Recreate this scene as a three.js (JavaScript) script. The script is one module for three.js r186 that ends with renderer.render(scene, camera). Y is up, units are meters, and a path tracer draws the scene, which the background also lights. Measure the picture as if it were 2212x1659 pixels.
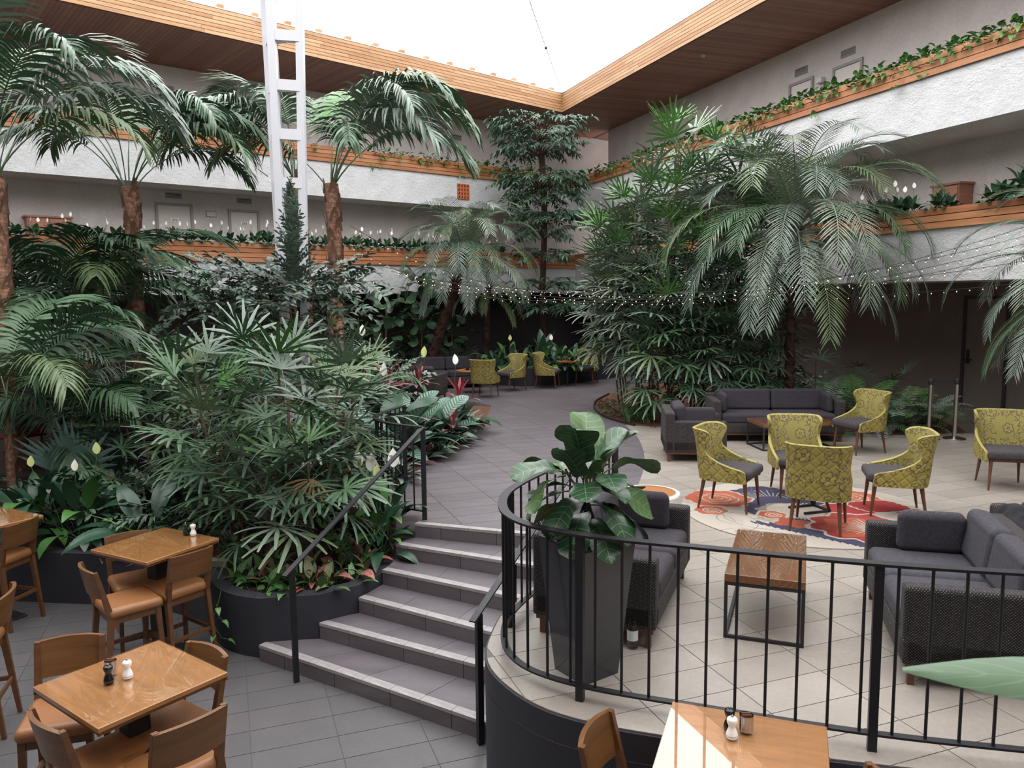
import * as THREE from 'three';
import { RoundedBoxGeometry } from 'three/addons/geometries/RoundedBoxGeometry.js';
import { mergeGeometries, toCreasedNormals } from 'three/addons/utils/BufferGeometryUtils.js';
import { ImprovedNoise } from 'three/addons/math/ImprovedNoise.js';

// ---------- camera, sky, exposure ----------
const scene = new THREE.Scene();
const camera = new THREE.PerspectiveCamera(52.02, 2212 / 1659, 0.05, 200);
camera.position.set(0, 3.25, 0);
camera.rotation.order = 'YXZ';
camera.rotation.set(THREE.MathUtils.degToRad(-6.4), 0, THREE.MathUtils.degToRad(-0.55));
camera.focus = 8; camera.userData.fStop = 14;
const renderer = new THREE.WebGLRenderer({ antialias: true });
renderer.toneMapping = THREE.LinearToneMapping;
renderer.toneMappingExposure = 4.5;
renderer.shadowMap.enabled = true;
{ // even white overcast sky
  const W = 256, H = 128, d = new Float32Array(W * H * 4);
  for (let r = 0; r < H; r++) {
    const el = ((r + 0.5) / H - 0.5) * Math.PI, L = 0.8 + 0.2 * Math.max(0, Math.sin(el));
    for (let c = 0; c < W; c++) { const i = (r * W + c) * 4; d[i] = 1.0 * L; d[i + 1] = 1.0 * L; d[i + 2] = 1.01 * L; d[i + 3] = 1; }
  }
  const t = new THREE.DataTexture(d, W, H, THREE.RGBAFormat, THREE.FloatType);
  t.mapping = THREE.EquirectangularReflectionMapping; t.magFilter = THREE.LinearFilter; t.needsUpdate = true;
  scene.background = t; scene.environment = t;
}

// ---------- helpers ----------
const V = (x, y, z) => new THREE.Vector3(x, y, z);
const rad = THREE.MathUtils.degToRad;
function rng(seed) { let s = seed | 0; return () => { s = (s + 0x6d2b79f5) | 0; let t = Math.imul(s ^ (s >>> 15), 1 | s); t = (t + Math.imul(t ^ (t >>> 7), 61 | t)) ^ t; return ((t ^ (t >>> 14)) >>> 0) / 4294967296; }; }
const R0 = rng(7);
const lerp = (a, b, t) => a + (b - a) * t;
const smooth = (a, b, x) => { const t = Math.min(1, Math.max(0, (x - a) / (b - a))); return t * t * (3 - 2 * t); };
const noise = new ImprovedNoise();
const used = new Map();
function numbered(n) { const k = used.get(n) || 0; used.set(n, k + 1); return k ? n + '_' + String(k).padStart(3, '0') : n; }
function mesh(name, geo, mat, parent = null) { const m = new THREE.Mesh(geo, mat); m.castShadow = m.receiveShadow = true; m.name = parent ? name : numbered(name); (parent || scene).add(m); return m; }
function tag(o, label, category, group) { o.userData.label = label; o.userData.category = category; if (group) o.userData.group = group; return o; }
function struct(name, geo, mat) { const m = mesh(name, geo, mat); m.name = name; m.userData.kind = 'structure'; return m; }
function thing(name, label, category, p = [0, 0, 0], turn = 0, group) { const o = new THREE.Group(); o.name = numbered(name); o.position.set(...p); o.rotation.y = turn; scene.add(o); return tag(o, label, category, group); }
function dup(root, p, turn, label, group) { const r = root.clone(); r.name = numbered(root.name.replace(/_\d{3}$/, '')); r.userData = { ...root.userData }; scene.add(r); r.position.set(...p); r.rotation.set(0, turn, 0); if (label) r.userData.label = label; if (group) r.userData.group = group; return r; }
const merge = (a) => mergeGeometries(a.map((g) => (g.index ? g.toNonIndexed() : g)).map((g) => { for (const k of Object.keys(g.attributes)) if (!['position', 'normal', 'uv'].includes(k)) g.deleteAttribute(k); return g; }), false);
function metricUV(g, s = 1) { // uv in metres from the dominant direction of each face
  if (g.index) g = g.toNonIndexed();
  const p = g.attributes.position, n = g.attributes.normal, uv = new Float32Array(p.count * 2);
  for (let i = 0; i < p.count; i += 3) {
    let ax = 0, ay = 0, az = 0;
    for (let k = 0; k < 3; k++) { ax += Math.abs(n.getX(i + k)); ay += Math.abs(n.getY(i + k)); az += Math.abs(n.getZ(i + k)); }
    for (let k = 0; k < 3; k++) {
      const x = p.getX(i + k), y = p.getY(i + k), z = p.getZ(i + k);
      const [u, v] = ay >= ax && ay >= az ? [x, z] : ax >= az ? [z, y] : [x, y];
      uv[(i + k) * 2] = u * s; uv[(i + k) * 2 + 1] = v * s;
    }
  }
  g.setAttribute('uv', new THREE.BufferAttribute(uv, 2));
  return g;
}
const box = (w, h, d, x = 0, y = 0, z = 0) => metricUV(new THREE.BoxGeometry(w, h, d).translate(x, y, z));
const rbox = (w, h, d, r, x = 0, y = 0, z = 0, seg = 3) => metricUV(new RoundedBoxGeometry(w, h, d, seg, Math.min(r, w / 2.01, h / 2.01, d / 2.01)).translate(x, y, z));
function bar(a, b, w, h = w, up = V(0, 1, 0)) { // box from a to b
  const d = b.clone().sub(a), L = d.length(), x = d.clone().normalize();
  if (Math.abs(x.dot(up)) > 0.999) up = V(0, 0, 1);
  const z = V().crossVectors(x, up).normalize(), y = V().crossVectors(z, x);
  const g = new THREE.BoxGeometry(L, h, w);
  metricUVinPlace(g);
  return g.applyMatrix4(new THREE.Matrix4().makeBasis(x, y, z).setPosition(a.clone().add(b).multiplyScalar(0.5)));
}
function metricUVinPlace(g) { const t = metricUV(g); g.copy(t); return g; }
function taper(a, b, r0, r1, seg = 8) { const d = b.clone().sub(a), L = d.length(); const g = new THREE.CylinderGeometry(r1, r0, L, seg, 1); g.translate(0, L / 2, 0); g.applyQuaternion(new THREE.Quaternion().setFromUnitVectors(V(0, 1, 0), d.normalize())); return g.translate(a.x, a.y, a.z); }
function taperBox(a, b, w0, d0, w1, d1) { const g = taper(V(0, 0, 0), V(0, b.y - a.y, 0), 1, 1, 4); const p = g.attributes.position, L = b.y - a.y; for (let i = 0; i < p.count; i++) { const t = p.getY(i) / L, x = p.getX(i), z = p.getZ(i); const c = Math.hypot(x, z) > 1e-6 ? 1 : 0; const w = lerp(w0, w1, t), d = lerp(d0, d1, t); p.setXYZ(i, lerp(a.x, b.x, t) + c * Math.sign(Math.round((x + z) * 10)) * w / 2, a.y + p.getY(i), lerp(a.z, b.z, t) + c * Math.sign(Math.round((z - x) * 10)) * d / 2); } const q = g.toNonIndexed(); q.computeVertexNormals(); return metricUV(q); }
const tube = (pts, r, n = 24, rs = 6, closed = false) => new THREE.TubeGeometry(new THREE.CatmullRomCurve3(pts, closed), n, r, rs, closed);
const lathe = (prof, n = 24) => new THREE.LatheGeometry(prof.map(([r, y]) => new THREE.Vector2(r, y)), n);
function prism(poly, y0, y1, bottom = true) { // poly [[x,z]...]; upright prism
  const pts = poly.map(([x, z]) => new THREE.Vector2(x, z));
  if (THREE.ShapeUtils.area(pts) < 0) pts.reverse();
  const tris = THREE.ShapeUtils.triangulateShape(pts, []), P = [], n = pts.length;
  const put = (p, y) => P.push(p.x, y, p.y);
  for (const [a, b, c] of tris) { put(pts[a], y1); put(pts[c], y1); put(pts[b], y1); if (bottom) { put(pts[a], y0); put(pts[b], y0); put(pts[c], y0); } }
  for (let i = 0; i < n; i++) { const a = pts[i], b = pts[(i + 1) % n]; put(a, y0); put(a, y1); put(b, y1); put(a, y0); put(b, y1); put(b, y0); }
  const g = new THREE.BufferGeometry(); g.setAttribute('position', new THREE.Float32BufferAttribute(P, 3)); g.computeVertexNormals();
  g.setAttribute('uv', new THREE.Float32BufferAttribute(new Float32Array(P.length / 3 * 2), 2));
  return metricUV(g);
}
function wallAlong(pts, y0, y1, th) { // upright wall along a plan polyline [[x,z]], thickened to its left
  const n = pts.length, off = pts.map((p, i) => { const a = pts[Math.max(0, i - 1)], b = pts[Math.min(n - 1, i + 1)]; const dx = b[0] - a[0], dz = b[1] - a[1], l = Math.hypot(dx, dz); return [p[0] + dz / l * th, p[1] - dx / l * th]; });
  return metricUV(toCreasedNormals(prism([...pts, ...off.reverse()], y0, y1), 0.5));
}
function spline(pts, n) { const c = new THREE.CatmullRomCurve3(pts.map((p) => p.length === 3 ? V(...p) : V(p[0], 0, p[1])), false, 'centripetal'); return c.getSpacedPoints(n).map((v) => pts[0].length === 3 ? v : [v.x, v.z]); }
function ribbon(pts, w, h) { // flat bar of width w (level) and height h along 3D points
  const P = [], I = [], n = pts.length;
  pts.forEach((p, i) => {
    const t = pts[Math.min(n - 1, i + 1)].clone().sub(pts[Math.max(0, i - 1)]).setY(0).normalize(), s = V(-t.z, 0, t.x).multiplyScalar(w / 2);
    for (const [a, b] of [[-1, 0], [1, 0], [1, 1], [-1, 1]]) P.push(p.x + s.x * a, p.y + b * h, p.z + s.z * a);
    if (i) { const q = (i - 1) * 4, r = i * 4; for (let k = 0; k < 4; k++) { const k2 = (k + 1) % 4; I.push(q + k, r + k, r + k2, q + k, r + k2, q + k2); } }
  });
  I.push(0, 1, 2, 0, 2, 3); const e = (n - 1) * 4; I.push(e, e + 2, e + 1, e, e + 3, e + 2);
  const g = new THREE.BufferGeometry(); g.setAttribute('position', new THREE.Float32BufferAttribute(P, 3)); g.setIndex(I);
  const q = g.toNonIndexed(); q.computeVertexNormals(); q.setAttribute('uv', new THREE.Float32BufferAttribute(new Float32Array(q.attributes.position.count * 2), 2));
  return metricUV(toCreasedNormals(q, 0.6));
}
function clipTo(poly, sq) { // Sutherland-Hodgman: poly clipped by the convex square sq (counter-clockwise)
  let out = poly;
  for (let i = 0; i < sq.length && out.length; i++) {
    const a = sq[i], b = sq[(i + 1) % sq.length], inside = (p) => (b[0] - a[0]) * (p[1] - a[1]) - (b[1] - a[1]) * (p[0] - a[0]) >= 0, res = [];
    for (let k = 0; k < out.length; k++) {
      const p = out[k], q = out[(k + 1) % out.length], ip = inside(p), iq = inside(q);
      if (ip) res.push(p);
      if (ip !== iq) { const d = (b[0] - a[0]) * (q[1] - p[1]) - (b[1] - a[1]) * (q[0] - p[0]); const t = ((b[1] - a[1]) * (p[0] - a[0]) - (b[0] - a[0]) * (p[1] - a[1])) / d; res.push([p[0] + (q[0] - p[0]) * t, p[1] + (q[1] - p[1]) * t]); }
    }
    out = res;
  }
  return out;
}
const area = (p) => { let s = 0; for (let i = 0; i < p.length; i++) { const a = p[i], b = p[(i + 1) % p.length]; s += a[0] * b[1] - a[1] * b[0]; } return Math.abs(s) / 2; };

// ---------- textures and materials ----------
function dataTex(w, h, f, srgb = true) { const d = new Uint8Array(w * h * 4); for (let y = 0; y < h; y++) for (let x = 0; x < w; x++) { const c = f(x / w, y / h), i = (y * w + x) * 4; d[i] = c[0] * 255; d[i + 1] = c[1] * 255; d[i + 2] = c[2] * 255; d[i + 3] = 255; } const t = new THREE.DataTexture(d, w, h); t.wrapS = t.wrapT = THREE.RepeatWrapping; t.magFilter = THREE.LinearFilter; t.minFilter = THREE.LinearMipmapLinearFilter; t.generateMipmaps = true; if (srgb) t.colorSpace = THREE.SRGBColorSpace; t.needsUpdate = true; return t; }
function canvasTex(w, h, draw, srgb = true) { const c = document.createElement('canvas'); c.width = w; c.height = h; draw(c.getContext('2d'), w, h); const t = new THREE.CanvasTexture(c); t.wrapS = t.wrapT = THREE.RepeatWrapping; if (srgb) t.colorSpace = THREE.SRGBColorSpace; return t; }
function tn(x, y, px, py, s) { // tiling noise in -1..1
  const a = (u, v) => noise.noise(u, v, s);
  const X = x * px, Y = y * py, fx = x, fy = y;
  return (a(X, Y) * (1 - fx) + a(X - px, Y) * fx) * (1 - fy) + (a(X, Y - py) * (1 - fx) + a(X - px, Y - py) * fx) * fy;
}
const clamp01 = (v) => Math.min(1, Math.max(0, v));
const rep = (t, u, v = u) => { const c = t.clone(); c.repeat.set(u, v); c.needsUpdate = true; return c; };
const grain = dataTex(512, 512, (x, y) => { // wood grain along u, in grey
  const w = tn(x, y, 3, 14, 1.3) * 0.5 + tn(x, y, 6, 60, 4.1) * 0.35 + tn(x, y, 10, 150, 8.2) * 0.25;
  const v = clamp01(0.86 + w * 0.26); return [v, clamp01(v * 0.985), clamp01(v * 0.965)];
});
const mottled = dataTex(512, 512, (x, y) => { const v = clamp01(0.93 + tn(x, y, 5, 5, 2.2) * 0.06 + tn(x, y, 40, 40, 5.2) * 0.05 + tn(x, y, 140, 140, 3.7) * 0.05); return [v, v, v]; });
const slate = dataTex(512, 512, (x, y) => { const v = clamp01(0.9 + tn(x, y, 4, 12, 1.7) * 0.1 + tn(x, y, 12, 80, 6.2) * 0.09 + tn(x, y, 150, 150, 2.9) * 0.06); return [v, v * 0.99, v]; });
const stuccoBump = dataTex(512, 512, (x, y) => { const v = clamp01(0.5 + tn(x, y, 9, 14, 3.3) * 0.35 + tn(x, y, 30, 40, 7.7) * 0.3 + tn(x, y, 90, 110, 1.1) * 0.15); return [v, v, v]; }, false);
const fineBump = dataTex(256, 256, (x, y) => { const v = clamp01(0.5 + tn(x, y, 60, 60, 3.3) * 0.5 + tn(x, y, 110, 110, 9.1) * 0.3); return [v, v, v]; }, false);
const tweed = dataTex(256, 256, (x, y) => { // black weave with pale flecks in a basket
  const i = Math.floor(x * 16), j = Math.floor(y * 16), fx = x * 16 - i - 0.5, fy = y * 16 - j - 0.5, r = rng(i * 91 + j * 577)();
  const ff = (i + j) % 2 === 0 ? Math.hypot(fx * 1.1, fy * 1.9) : 9; const k = ff < 0.42 ? 1 : 0; const n = tn(x, y, 40, 40, 5) * 0.06;
  return k ? [0.36 + 0.2 * r, 0.33 + 0.19 * r, 0.32 + 0.18 * r] : [0.085 + n, 0.075 + n, 0.085 + n];
});
const woven = dataTex(256, 256, (x, y) => { const v = clamp01(0.8 + tn(x, y, 70, 70, 2.4) * 0.45 + tn(x, y, 120, 120, 6.3) * 0.3 + tn(x, y, 6, 6, 1.2) * 0.12); return [v, v, v]; });
const std = (o) => new THREE.MeshStandardMaterial(o);
const phys = (o) => new THREE.MeshPhysicalMaterial(o);
const M = {};
M.white = std({ color: 0xd6d6d7, roughness: 0.85, map: rep(mottled, 0.5), bumpMap: rep(stuccoBump, 0.9), bumpScale: 0.02 });
M.wall = std({ color: 0xdcd5d1, roughness: 0.85, map: rep(mottled, 0.4), bumpMap: rep(stuccoBump, 1.6), bumpScale: 0.003 });
M.ceil = std({ color: 0xddd7d2, roughness: 0.9, map: rep(mottled, 0.4) });
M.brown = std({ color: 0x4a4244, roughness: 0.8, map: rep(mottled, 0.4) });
M.taupe = std({ color: 0x8b8079, roughness: 0.8, map: rep(mottled, 0.4) });
const wood = (c, r = 0.6, s = 1, extra = {}) => std({ color: c, roughness: r, map: rep(grain, 0.5 * s, 1.6 * s), ...extra });
M.cedar = [0xcc9f76, 0xc4956b, 0xd2a880, 0xbc8c62].map((c) => wood(c));
M.planterWood = [0xc6855a, 0xbc7b50, 0xce9064].map((c) => wood(c));
M.soffit = [0xb57e69, 0xac7662, 0xbd8771, 0xa46e5b].map((c) => wood(c, 0.55));
M.honey = std({ color: 0xb57a45, roughness: 0.35, map: rep(grain, 0.8, 2) });
M.tableTop = phys({ color: 0xb8834f, roughness: 0.3, map: rep(grain, 1, 2.2), clearcoat: 0.4, clearcoatRoughness: 0.1 });
M.stoolWood = std({ color: 0x704b2e, roughness: 0.4, map: rep(grain, 0.8, 2) });
M.stoolBack = std({ color: 0x7c5532, roughness: 0.38, map: rep(grain, 0.8, 2) });
M.leather = std({ color: 0x906039, roughness: 0.36, bumpMap: rep(fineBump, 6), bumpScale: 0.002 });
M.legWood = std({ color: 0x6a4432, roughness: 0.45, map: rep(grain, 1, 2) });
M.black = std({ color: 0x232226, roughness: 0.45, metalness: 0.3, bumpMap: rep(fineBump, 8), bumpScale: 0.0006 });
M.blackFlat = std({ color: 0x1c1b1e, roughness: 0.6 });
M.planterPaint = std({ color: 0x2f2f37, roughness: 0.7, map: rep(mottled, 0.6) });
M.glass = phys({ color: 0xffffff, roughness: 0.0, transmission: 1, thickness: 0, ior: 1.5 });
M.whiteSteel = std({ color: 0xc4c5ca, roughness: 0.4 });
M.chrome = std({ color: 0xb9b4ae, roughness: 0.28, metalness: 1 });
M.soil = std({ color: 0x3b2d27, roughness: 1, map: rep(mottled, 2), bumpMap: rep(stuccoBump, 3), bumpScale: 0.03 });
M.mulch = std({ color: 0x7d5540, roughness: 1, map: rep(mottled, 3), bumpMap: rep(stuccoBump, 5), bumpScale: 0.03 });
M.tweed = std({ color: 0xffffff, roughness: 0.95, map: rep(tweed, 7) });
M.cushion = std({ color: 0x423d45, roughness: 1, map: rep(woven, 5), bumpMap: rep(fineBump, 8), bumpScale: 0.002 });
M.cushionGrey = std({ color: 0x4c4a52, roughness: 1, map: rep(woven, 5), bumpMap: rep(fineBump, 8), bumpScale: 0.002 });
M.seatGrey = std({ color: 0x4b4549, roughness: 1, map: rep(woven, 6) });
M.tileDark = [0x6b6568, 0x686265, 0x6e686b].map((c) => std({ color: c, roughness: 0.42, map: rep(slate, 0.8) }));
M.tileLow = [0x5f5d5e, 0x5d5b5c, 0x625f60].map((c) => std({ color: c, roughness: 0.4, map: rep(mottled, 0.8) }));
M.tileBeige = [0x9c948b, 0x989087, 0xa0988f].map((c) => std({ color: c, roughness: 0.38, map: rep(mottled, 0.8) }));
M.groutDark = std({ color: 0x827b7c, roughness: 0.9 });
M.groutLow = std({ color: 0x5c5a5b, roughness: 0.9 });
M.groutBeige = std({ color: 0x6c645d, roughness: 0.9 });
M.nosing = std({ color: 0xa8a3a1, roughness: 0.45, map: rep(slate, 2) });

// ---------- the building: two wings meeting at a corner ----------
const T = 0.9; // terrace level above the dining floor
const WING = { L: { o: [2.25, 0, -27.9], turn: rad(40), sx: -1 }, R: { o: [2.25, 0, -27.9], turn: rad(-70.5), sx: 1 } };
const put = (m, w) => { m.position.set(...WING[w].o); m.rotation.y = WING[w].turn; return m; };
const sbox = (w, s0, s1, y0, y1, n0, n1) => box(s1 - s0, y1 - y0, n1 - n0, WING[w].sx * (s0 + s1) / 2, (y0 + y1) / 2, (n0 + n1) / 2);
const overhang = { L: (s) => (s < 1.69 ? 0.6746 * s : 1.14 + (s - 1.69) * 0.0584), R: (s) => (s < 1.66 ? 0.711 * s : 1.18 - (s - 1.66) * 0.008) };
const S1 = { L: 33.2, R: 40.2 }, WALLN = { L: -1.3, R: -1.5 }, GROUNDN = { L: -1.9, R: -2.8 };
const side = { L: 'left', R: 'right' };
for (const w of ['L', 'R']) {
  const e = S1[w], st = w === 'L' ? -14 : -0.45, sg = w === 'L' ? -14 : -6;
  put(struct('wall_' + side[w] + '_upper', sbox(w, st, e, 6.1, 9.08, WALLN[w] - 0.25, WALLN[w]), M.wall), w);
  put(struct('wall_' + side[w] + '_middle', sbox(w, st, e, 3.5, 6.1, WALLN[w] - 0.25, WALLN[w]), M.wall), w);
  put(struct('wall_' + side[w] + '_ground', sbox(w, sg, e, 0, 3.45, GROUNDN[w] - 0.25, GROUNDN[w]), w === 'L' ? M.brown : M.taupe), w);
  const low = w === 'L' ? 3.35 : 3.43;
  put(struct('floor_' + side[w] + '_upper_gallery', sbox(w, sg, e, 6.0, 6.18, WALLN[w] - 0.2, -0.16), M.ceil), w);
  put(struct('floor_' + side[w] + '_middle_gallery', sbox(w, sg, e, low, 3.55, GROUNDN[w] - 0.2, -0.16), M.ceil), w);
  put(struct('wall_' + side[w] + '_upper_parapet', sbox(w, 0, e, 5.98, 6.9, -0.16, 0), M.white), w);
  put(struct('wall_' + side[w] + '_lower_parapet', sbox(w, 0, e, low, w === 'L' ? 4.17 : 4.32, -0.16, 0), M.white), w);
  // roof with its boarded soffit
  const top = [[-2, -1.7], [e, -1.7], [e, overhang[w](e) - 0.02], [1.67, overhang[w](1.7) - 0.02], [-2, overhang[w](-2) - 0.02]].map(([s, n]) => [WING[w].sx * s, n]);
  const roof = put(struct('ceiling_' + side[w] + '_roof', prism(top, 9.085, 9.62), M.brown), w);
  const seen = w === 'L' ? 21 : 17, pitch = 0.1, bm = M.soffit, r = rng(w === 'L' ? 3 : 4);
  for (let s = -1.95; s < seen; s += pitch) {
    const n1 = overhang[w](s + pitch / 2) - 0.035, n0 = WALLN[w] + 0.005;
    if (n1 - n0 < 0.1) continue;
    mesh('soffit_board', sbox(w, s + 0.0025, s + pitch - 0.0025, 9.05, 9.085, n0, n1), bm[Math.floor(r() * 4)], roof);
  }
  mesh('soffit_end', sbox(w, seen + 0.01, e, 9.05, 9.085, WALLN[w] + 0.005, 1.05), bm[0], roof);
}
put(struct('ceiling_corner_passage', sbox('R', -9, 8, 9.086, 9.3, -13, -1.55), M.soffit[3]), 'R');
put(struct('wall_corner_outer', sbox('R', -9, 8, 0, 9.3, -13.2, -12.9), M.wall), 'R'); put(struct('wall_corner_end', sbox('R', 7.9, 8.1, 0, 9.2, -12.9, -3.1), M.wall), 'R');
{ // cornice boards along the roof edge
  const F = V(1.69, 0, -25.94);
  for (const [w, dx, dz, len, tone] of [['L', -0.727, 0.687, 34, 0], ['R', 0.341, 0.94, 38, 1]]) {
    const dir = V(dx, 0, dz), inward = w === 'L' ? V(0.687, 0, 0.727) : V(-0.94, 0, 0.341), r = rng(w === 'L' ? 11 : 12);
    const back = struct('trim_' + (w === 'L' ? 1 : 2), bar(F.clone().setY(9.34), F.clone().addScaledVector(dir, len).setY(9.34), 0.05, 0.57).translate(-inward.x * 0.05, 0, -inward.z * 0.05), M.blackFlat);
    const courses = 7, h = 0.58 / courses;
    for (let c = 0; c < courses; c++) {
      let s = 0, first = 0.8 + r() * 2.4;
      while (s < (w === 'L' ? 20 : 16)) {
        const L = s === 0 ? first : 2.7 + r() * 0.9, a = F.clone().addScaledVector(dir, s + (s ? 0.002 : -0.02)), b = F.clone().addScaledVector(dir, s + L - 0.002);
        a.y = b.y = 9.05 + h * (c + 0.5);
        mesh('fascia_board', bar(a, b, 0.03, h - 0.01), M.cedar[Math.floor(r() * 4)], back); s += L;
      }
    }
    mesh('fascia_end', bar(F.clone().addScaledVector(dir, w === 'L' ? 22.5 : 18.5).setY(9.34), F.clone().addScaledVector(dir, len).setY(9.34), 0.03, 0.58), M.cedar[1], back);
    if (w === 'L') for (let k = 0; k < 18; k++) { const p = F.clone().addScaledVector(dir, 0.45 + k * 0.82).addScaledVector(inward, -0.06); mesh('roof_block', box(0.14, 0.12, 0.12).rotateY(rad(43.4)).translate(p.x, 9.685, p.z), M.cedar[k % 4], back); }
    const e = mesh('flashing', bar(F.clone().setY(9.645), F.clone().addScaledVector(dir, len).setY(9.645), 0.1, 0.02).translate(-inward.x * 0.03, 0, -inward.z * 0.03), M.chrome, back); e.userData.label = 'thin grey metal capping';
  }
}
{ // unseen court side behind the viewer, wall and eave set close to cut skylight
  const a = V(-22.9, 0, -6.7), b = V(15.5, 0, 9.6);
  struct('wall_back_unseen', bar(a.clone().setY(1.7), b.clone().setY(1.7), 0.3, 3.4), M.brown);
  struct('wall_back_upper_unseen', bar(a.clone().setY(6.5), b.clone().setY(6.5), 0.3, 6.2), M.wall);
  struct('ceiling_back_unseen', bar(a.clone().setY(9.35), b.clone().setY(9.35), 3.0, 0.5).translate(0.55, 0, -1.4), M.soffit[0]);
  struct('floor_viewing_balcony', prism([[-4, -0.9], [4, -0.9], [4, 4.4], [-4, 1.1]], 1.35, 1.6), M.tileLow[0]);
}
// timber trough planters on the parapets
function trough(w, y0, y1, courses, s1, label) {
  const g = put(thing('timber_planter', label, 'planter'), w), r = rng(Math.round(y0 * 100)), h = (y1 - y0) / courses;
  for (let c = 0; c < courses; c++) {
    let s = w === 'L' ? -0.04 : -0.04, k = 0;
    while (s < s1) { const L = k++ ? 3.2 + r() * 0.8 : 1 + r() * 2; mesh('board', sbox(w, s + 0.002, s + L - 0.002, y0 + c * h, y0 + (c + 1) * h - 0.013, 0.03, 0.06), M.planterWood[Math.floor(r() * 3)], g); s += L; }
  }
  mesh('liner', sbox(w, -0.04, 30, y0, y1 - 0.012, 0.0, 0.03), M.blackFlat, g);
  mesh('back_board', sbox(w, 0.2, 30, y0, y1 - 0.01, -0.36, -0.33), M.planterWood[0], g);
  mesh('soil', sbox(w, 0.02, 30, y0, y1 - 0.07, -0.33, 0), M.soil, g);
  return g;
}
trough('L', 4.17, 4.65, 4, 20, 'long timber trough planter of peace lilies on the gallery behind the white column');
trough('L', 6.9, 7.32, 4, 20, 'long timber trough planter with trailing vines on the top gallery behind the white column');
trough('R', 4.32, 4.67, 3, 20, 'long timber trough planter with lilies on the gallery above the terrace');
trough('R', 6.9, 7.25, 3, 20, 'long timber trough planter with trailing vines on the top gallery above the terrace');
// doors, vents and fittings of the galleries
const doorPaint = std({ color: 0xdad3ce, roughness: 0.6 });
const frameGrey = std({ color: 0x9b9696, roughness: 0.5 }), slatGrey = std({ color: 0xa9a4a2, roughness: 0.5 });
let doorN = 0;
function plate(text, dark) { return canvasTex(128, 64, (c, w, h) => { c.fillStyle = dark ? '#333' : '#f2f2f0'; c.fillRect(0, 0, w, h); c.fillStyle = dark ? '#ddd' : '#222'; c.font = 'bold 52px sans-serif'; c.textAlign = 'center'; c.textBaseline = 'middle'; c.fillText(text, w / 2, h / 2 + 3); }); }
function door(w, s0, s1, y0, y1, n, num, leaf = doorPaint, frame = frameGrey) {
  const d = put(struct('door_' + ++doorN, merge([sbox(w, s0 - 0.06, s0, y0, y1 + 0.06, n, n + 0.05), sbox(w, s1, s1 + 0.06, y0, y1 + 0.06, n, n + 0.05), sbox(w, s0, s1, y1, y1 + 0.06, n, n + 0.05)]), frame), w);
  mesh('door_leaf', sbox(w, s0 + 0.004, s1 - 0.004, y0 + 0.01, y1 - 0.004, n, n + 0.015), leaf, d);
  const hs = w === 'L' ? s0 + 0.08 : s0 + 0.08;
  mesh('lock_plate', sbox(w, hs - 0.03, hs + 0.03, y0 + 0.88, y0 + 1.16, n + 0.015, n + 0.035), M.blackFlat, d);
  mesh('door_handle', sbox(w, hs - 0.02, hs + 0.12, y0 + 0.95, y0 + 0.975, n + 0.05, n + 0.07), M.black, d);
  if (num) { const g = new THREE.BoxGeometry(0.2, 0.1, 0.008).translate(WING[w].sx * (s0 + s1) / 2, y0 + 1.71, n + 0.021); const t = mesh('number_plate', g, std({ map: plate(num), roughness: 0.5 }), d); t.userData.label = 'white room number plate reading ' + num; }
  return d;
}
function vent(w, s0, s1, y0, y1, n, label) {
  const v = put(thing('air_vent', label, 'vent'), w);
  mesh('frame', merge([sbox(w, s0, s1, y1 - 0.02, y1, n, n + 0.025), sbox(w, s0, s1, y0, y0 + 0.02, n, n + 0.025), sbox(w, s0, s0 + 0.02, y0 + 0.02, y1 - 0.02, n, n + 0.025), sbox(w, s1 - 0.02, s1, y0 + 0.02, y1 - 0.02, n, n + 0.025)]), frameGrey, v);
  mesh('backing', sbox(w, s0 + 0.02, s1 - 0.02, y0 + 0.02, y1 - 0.02, n, n + 0.004), M.brown, v);
  for (let y = y0 + 0.03; y < y1 - 0.03; y += 0.028) mesh('slat', sbox(w, s0 + 0.021, s1 - 0.021, y, y + 0.014, n + 0.006, n + 0.02), slatGrey, v);
}
door('L', 12.67, 13.47, 3.55, 5.62, -1.3, '215'); door('L', 10.89, 11.62, 3.55, 5.56, -1.3, '214');
door('L', 3.79, 4.43, 6.18, 8.08, -1.3, ''); door('L', 12.72, 13.5, 6.18, 8.22, -1.3, ''); door('L', 7.2, 7.95, 6.18, 8.15, -1.3, '');
door('R', 9.36, 10.08, 6.18, 8.17, -1.5, ''); door('R', 10.83, 11.6, 6.18, 8.17, -1.5, '');
door('R', 13.4, 14.3, T, 3.1, -2.8, '', M.taupe, M.brown);
vent('L', 12.86, 13.26, 5.8, 5.94, -1.3, 'dark air vent over a gallery door seen beside the slim palm crown'); vent('L', 11.03, 11.43, 5.79, 5.93, -1.3, 'dark air vent over the gallery door nearest the white lattice column');
vent('L', 3.91, 4.3, 8.28, 8.45, -1.3, 'air vent above the top gallery door nearest the roof corner'); vent('L', 12.91, 13.32, 8.4, 8.58, -1.3, 'air vent high on the top gallery wall behind the slim palm');
vent('R', 9.48, 9.91, 8.36, 8.53, -1.5, 'air vent above a top gallery door over the terrace, nearer the roof corner'); vent('R', 10.99, 11.41, 8.37, 8.53, -1.5, 'air vent above a top gallery door over the terrace, farther from the roof corner');
function sconce(w, s, y, n, label) { const g = put(thing('wall_sconce', label, 'wall lamp'), w); mesh('back_plate', sbox(w, s - 0.07, s + 0.07, y - 0.07, y + 0.07, n, n + 0.03), M.whiteSteel, g); mesh('shade', rbox(0.18, 0.12, 0.1, 0.01, WING[w].sx * s, y, n + 0.08), M.whiteSteel, g); }
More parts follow.
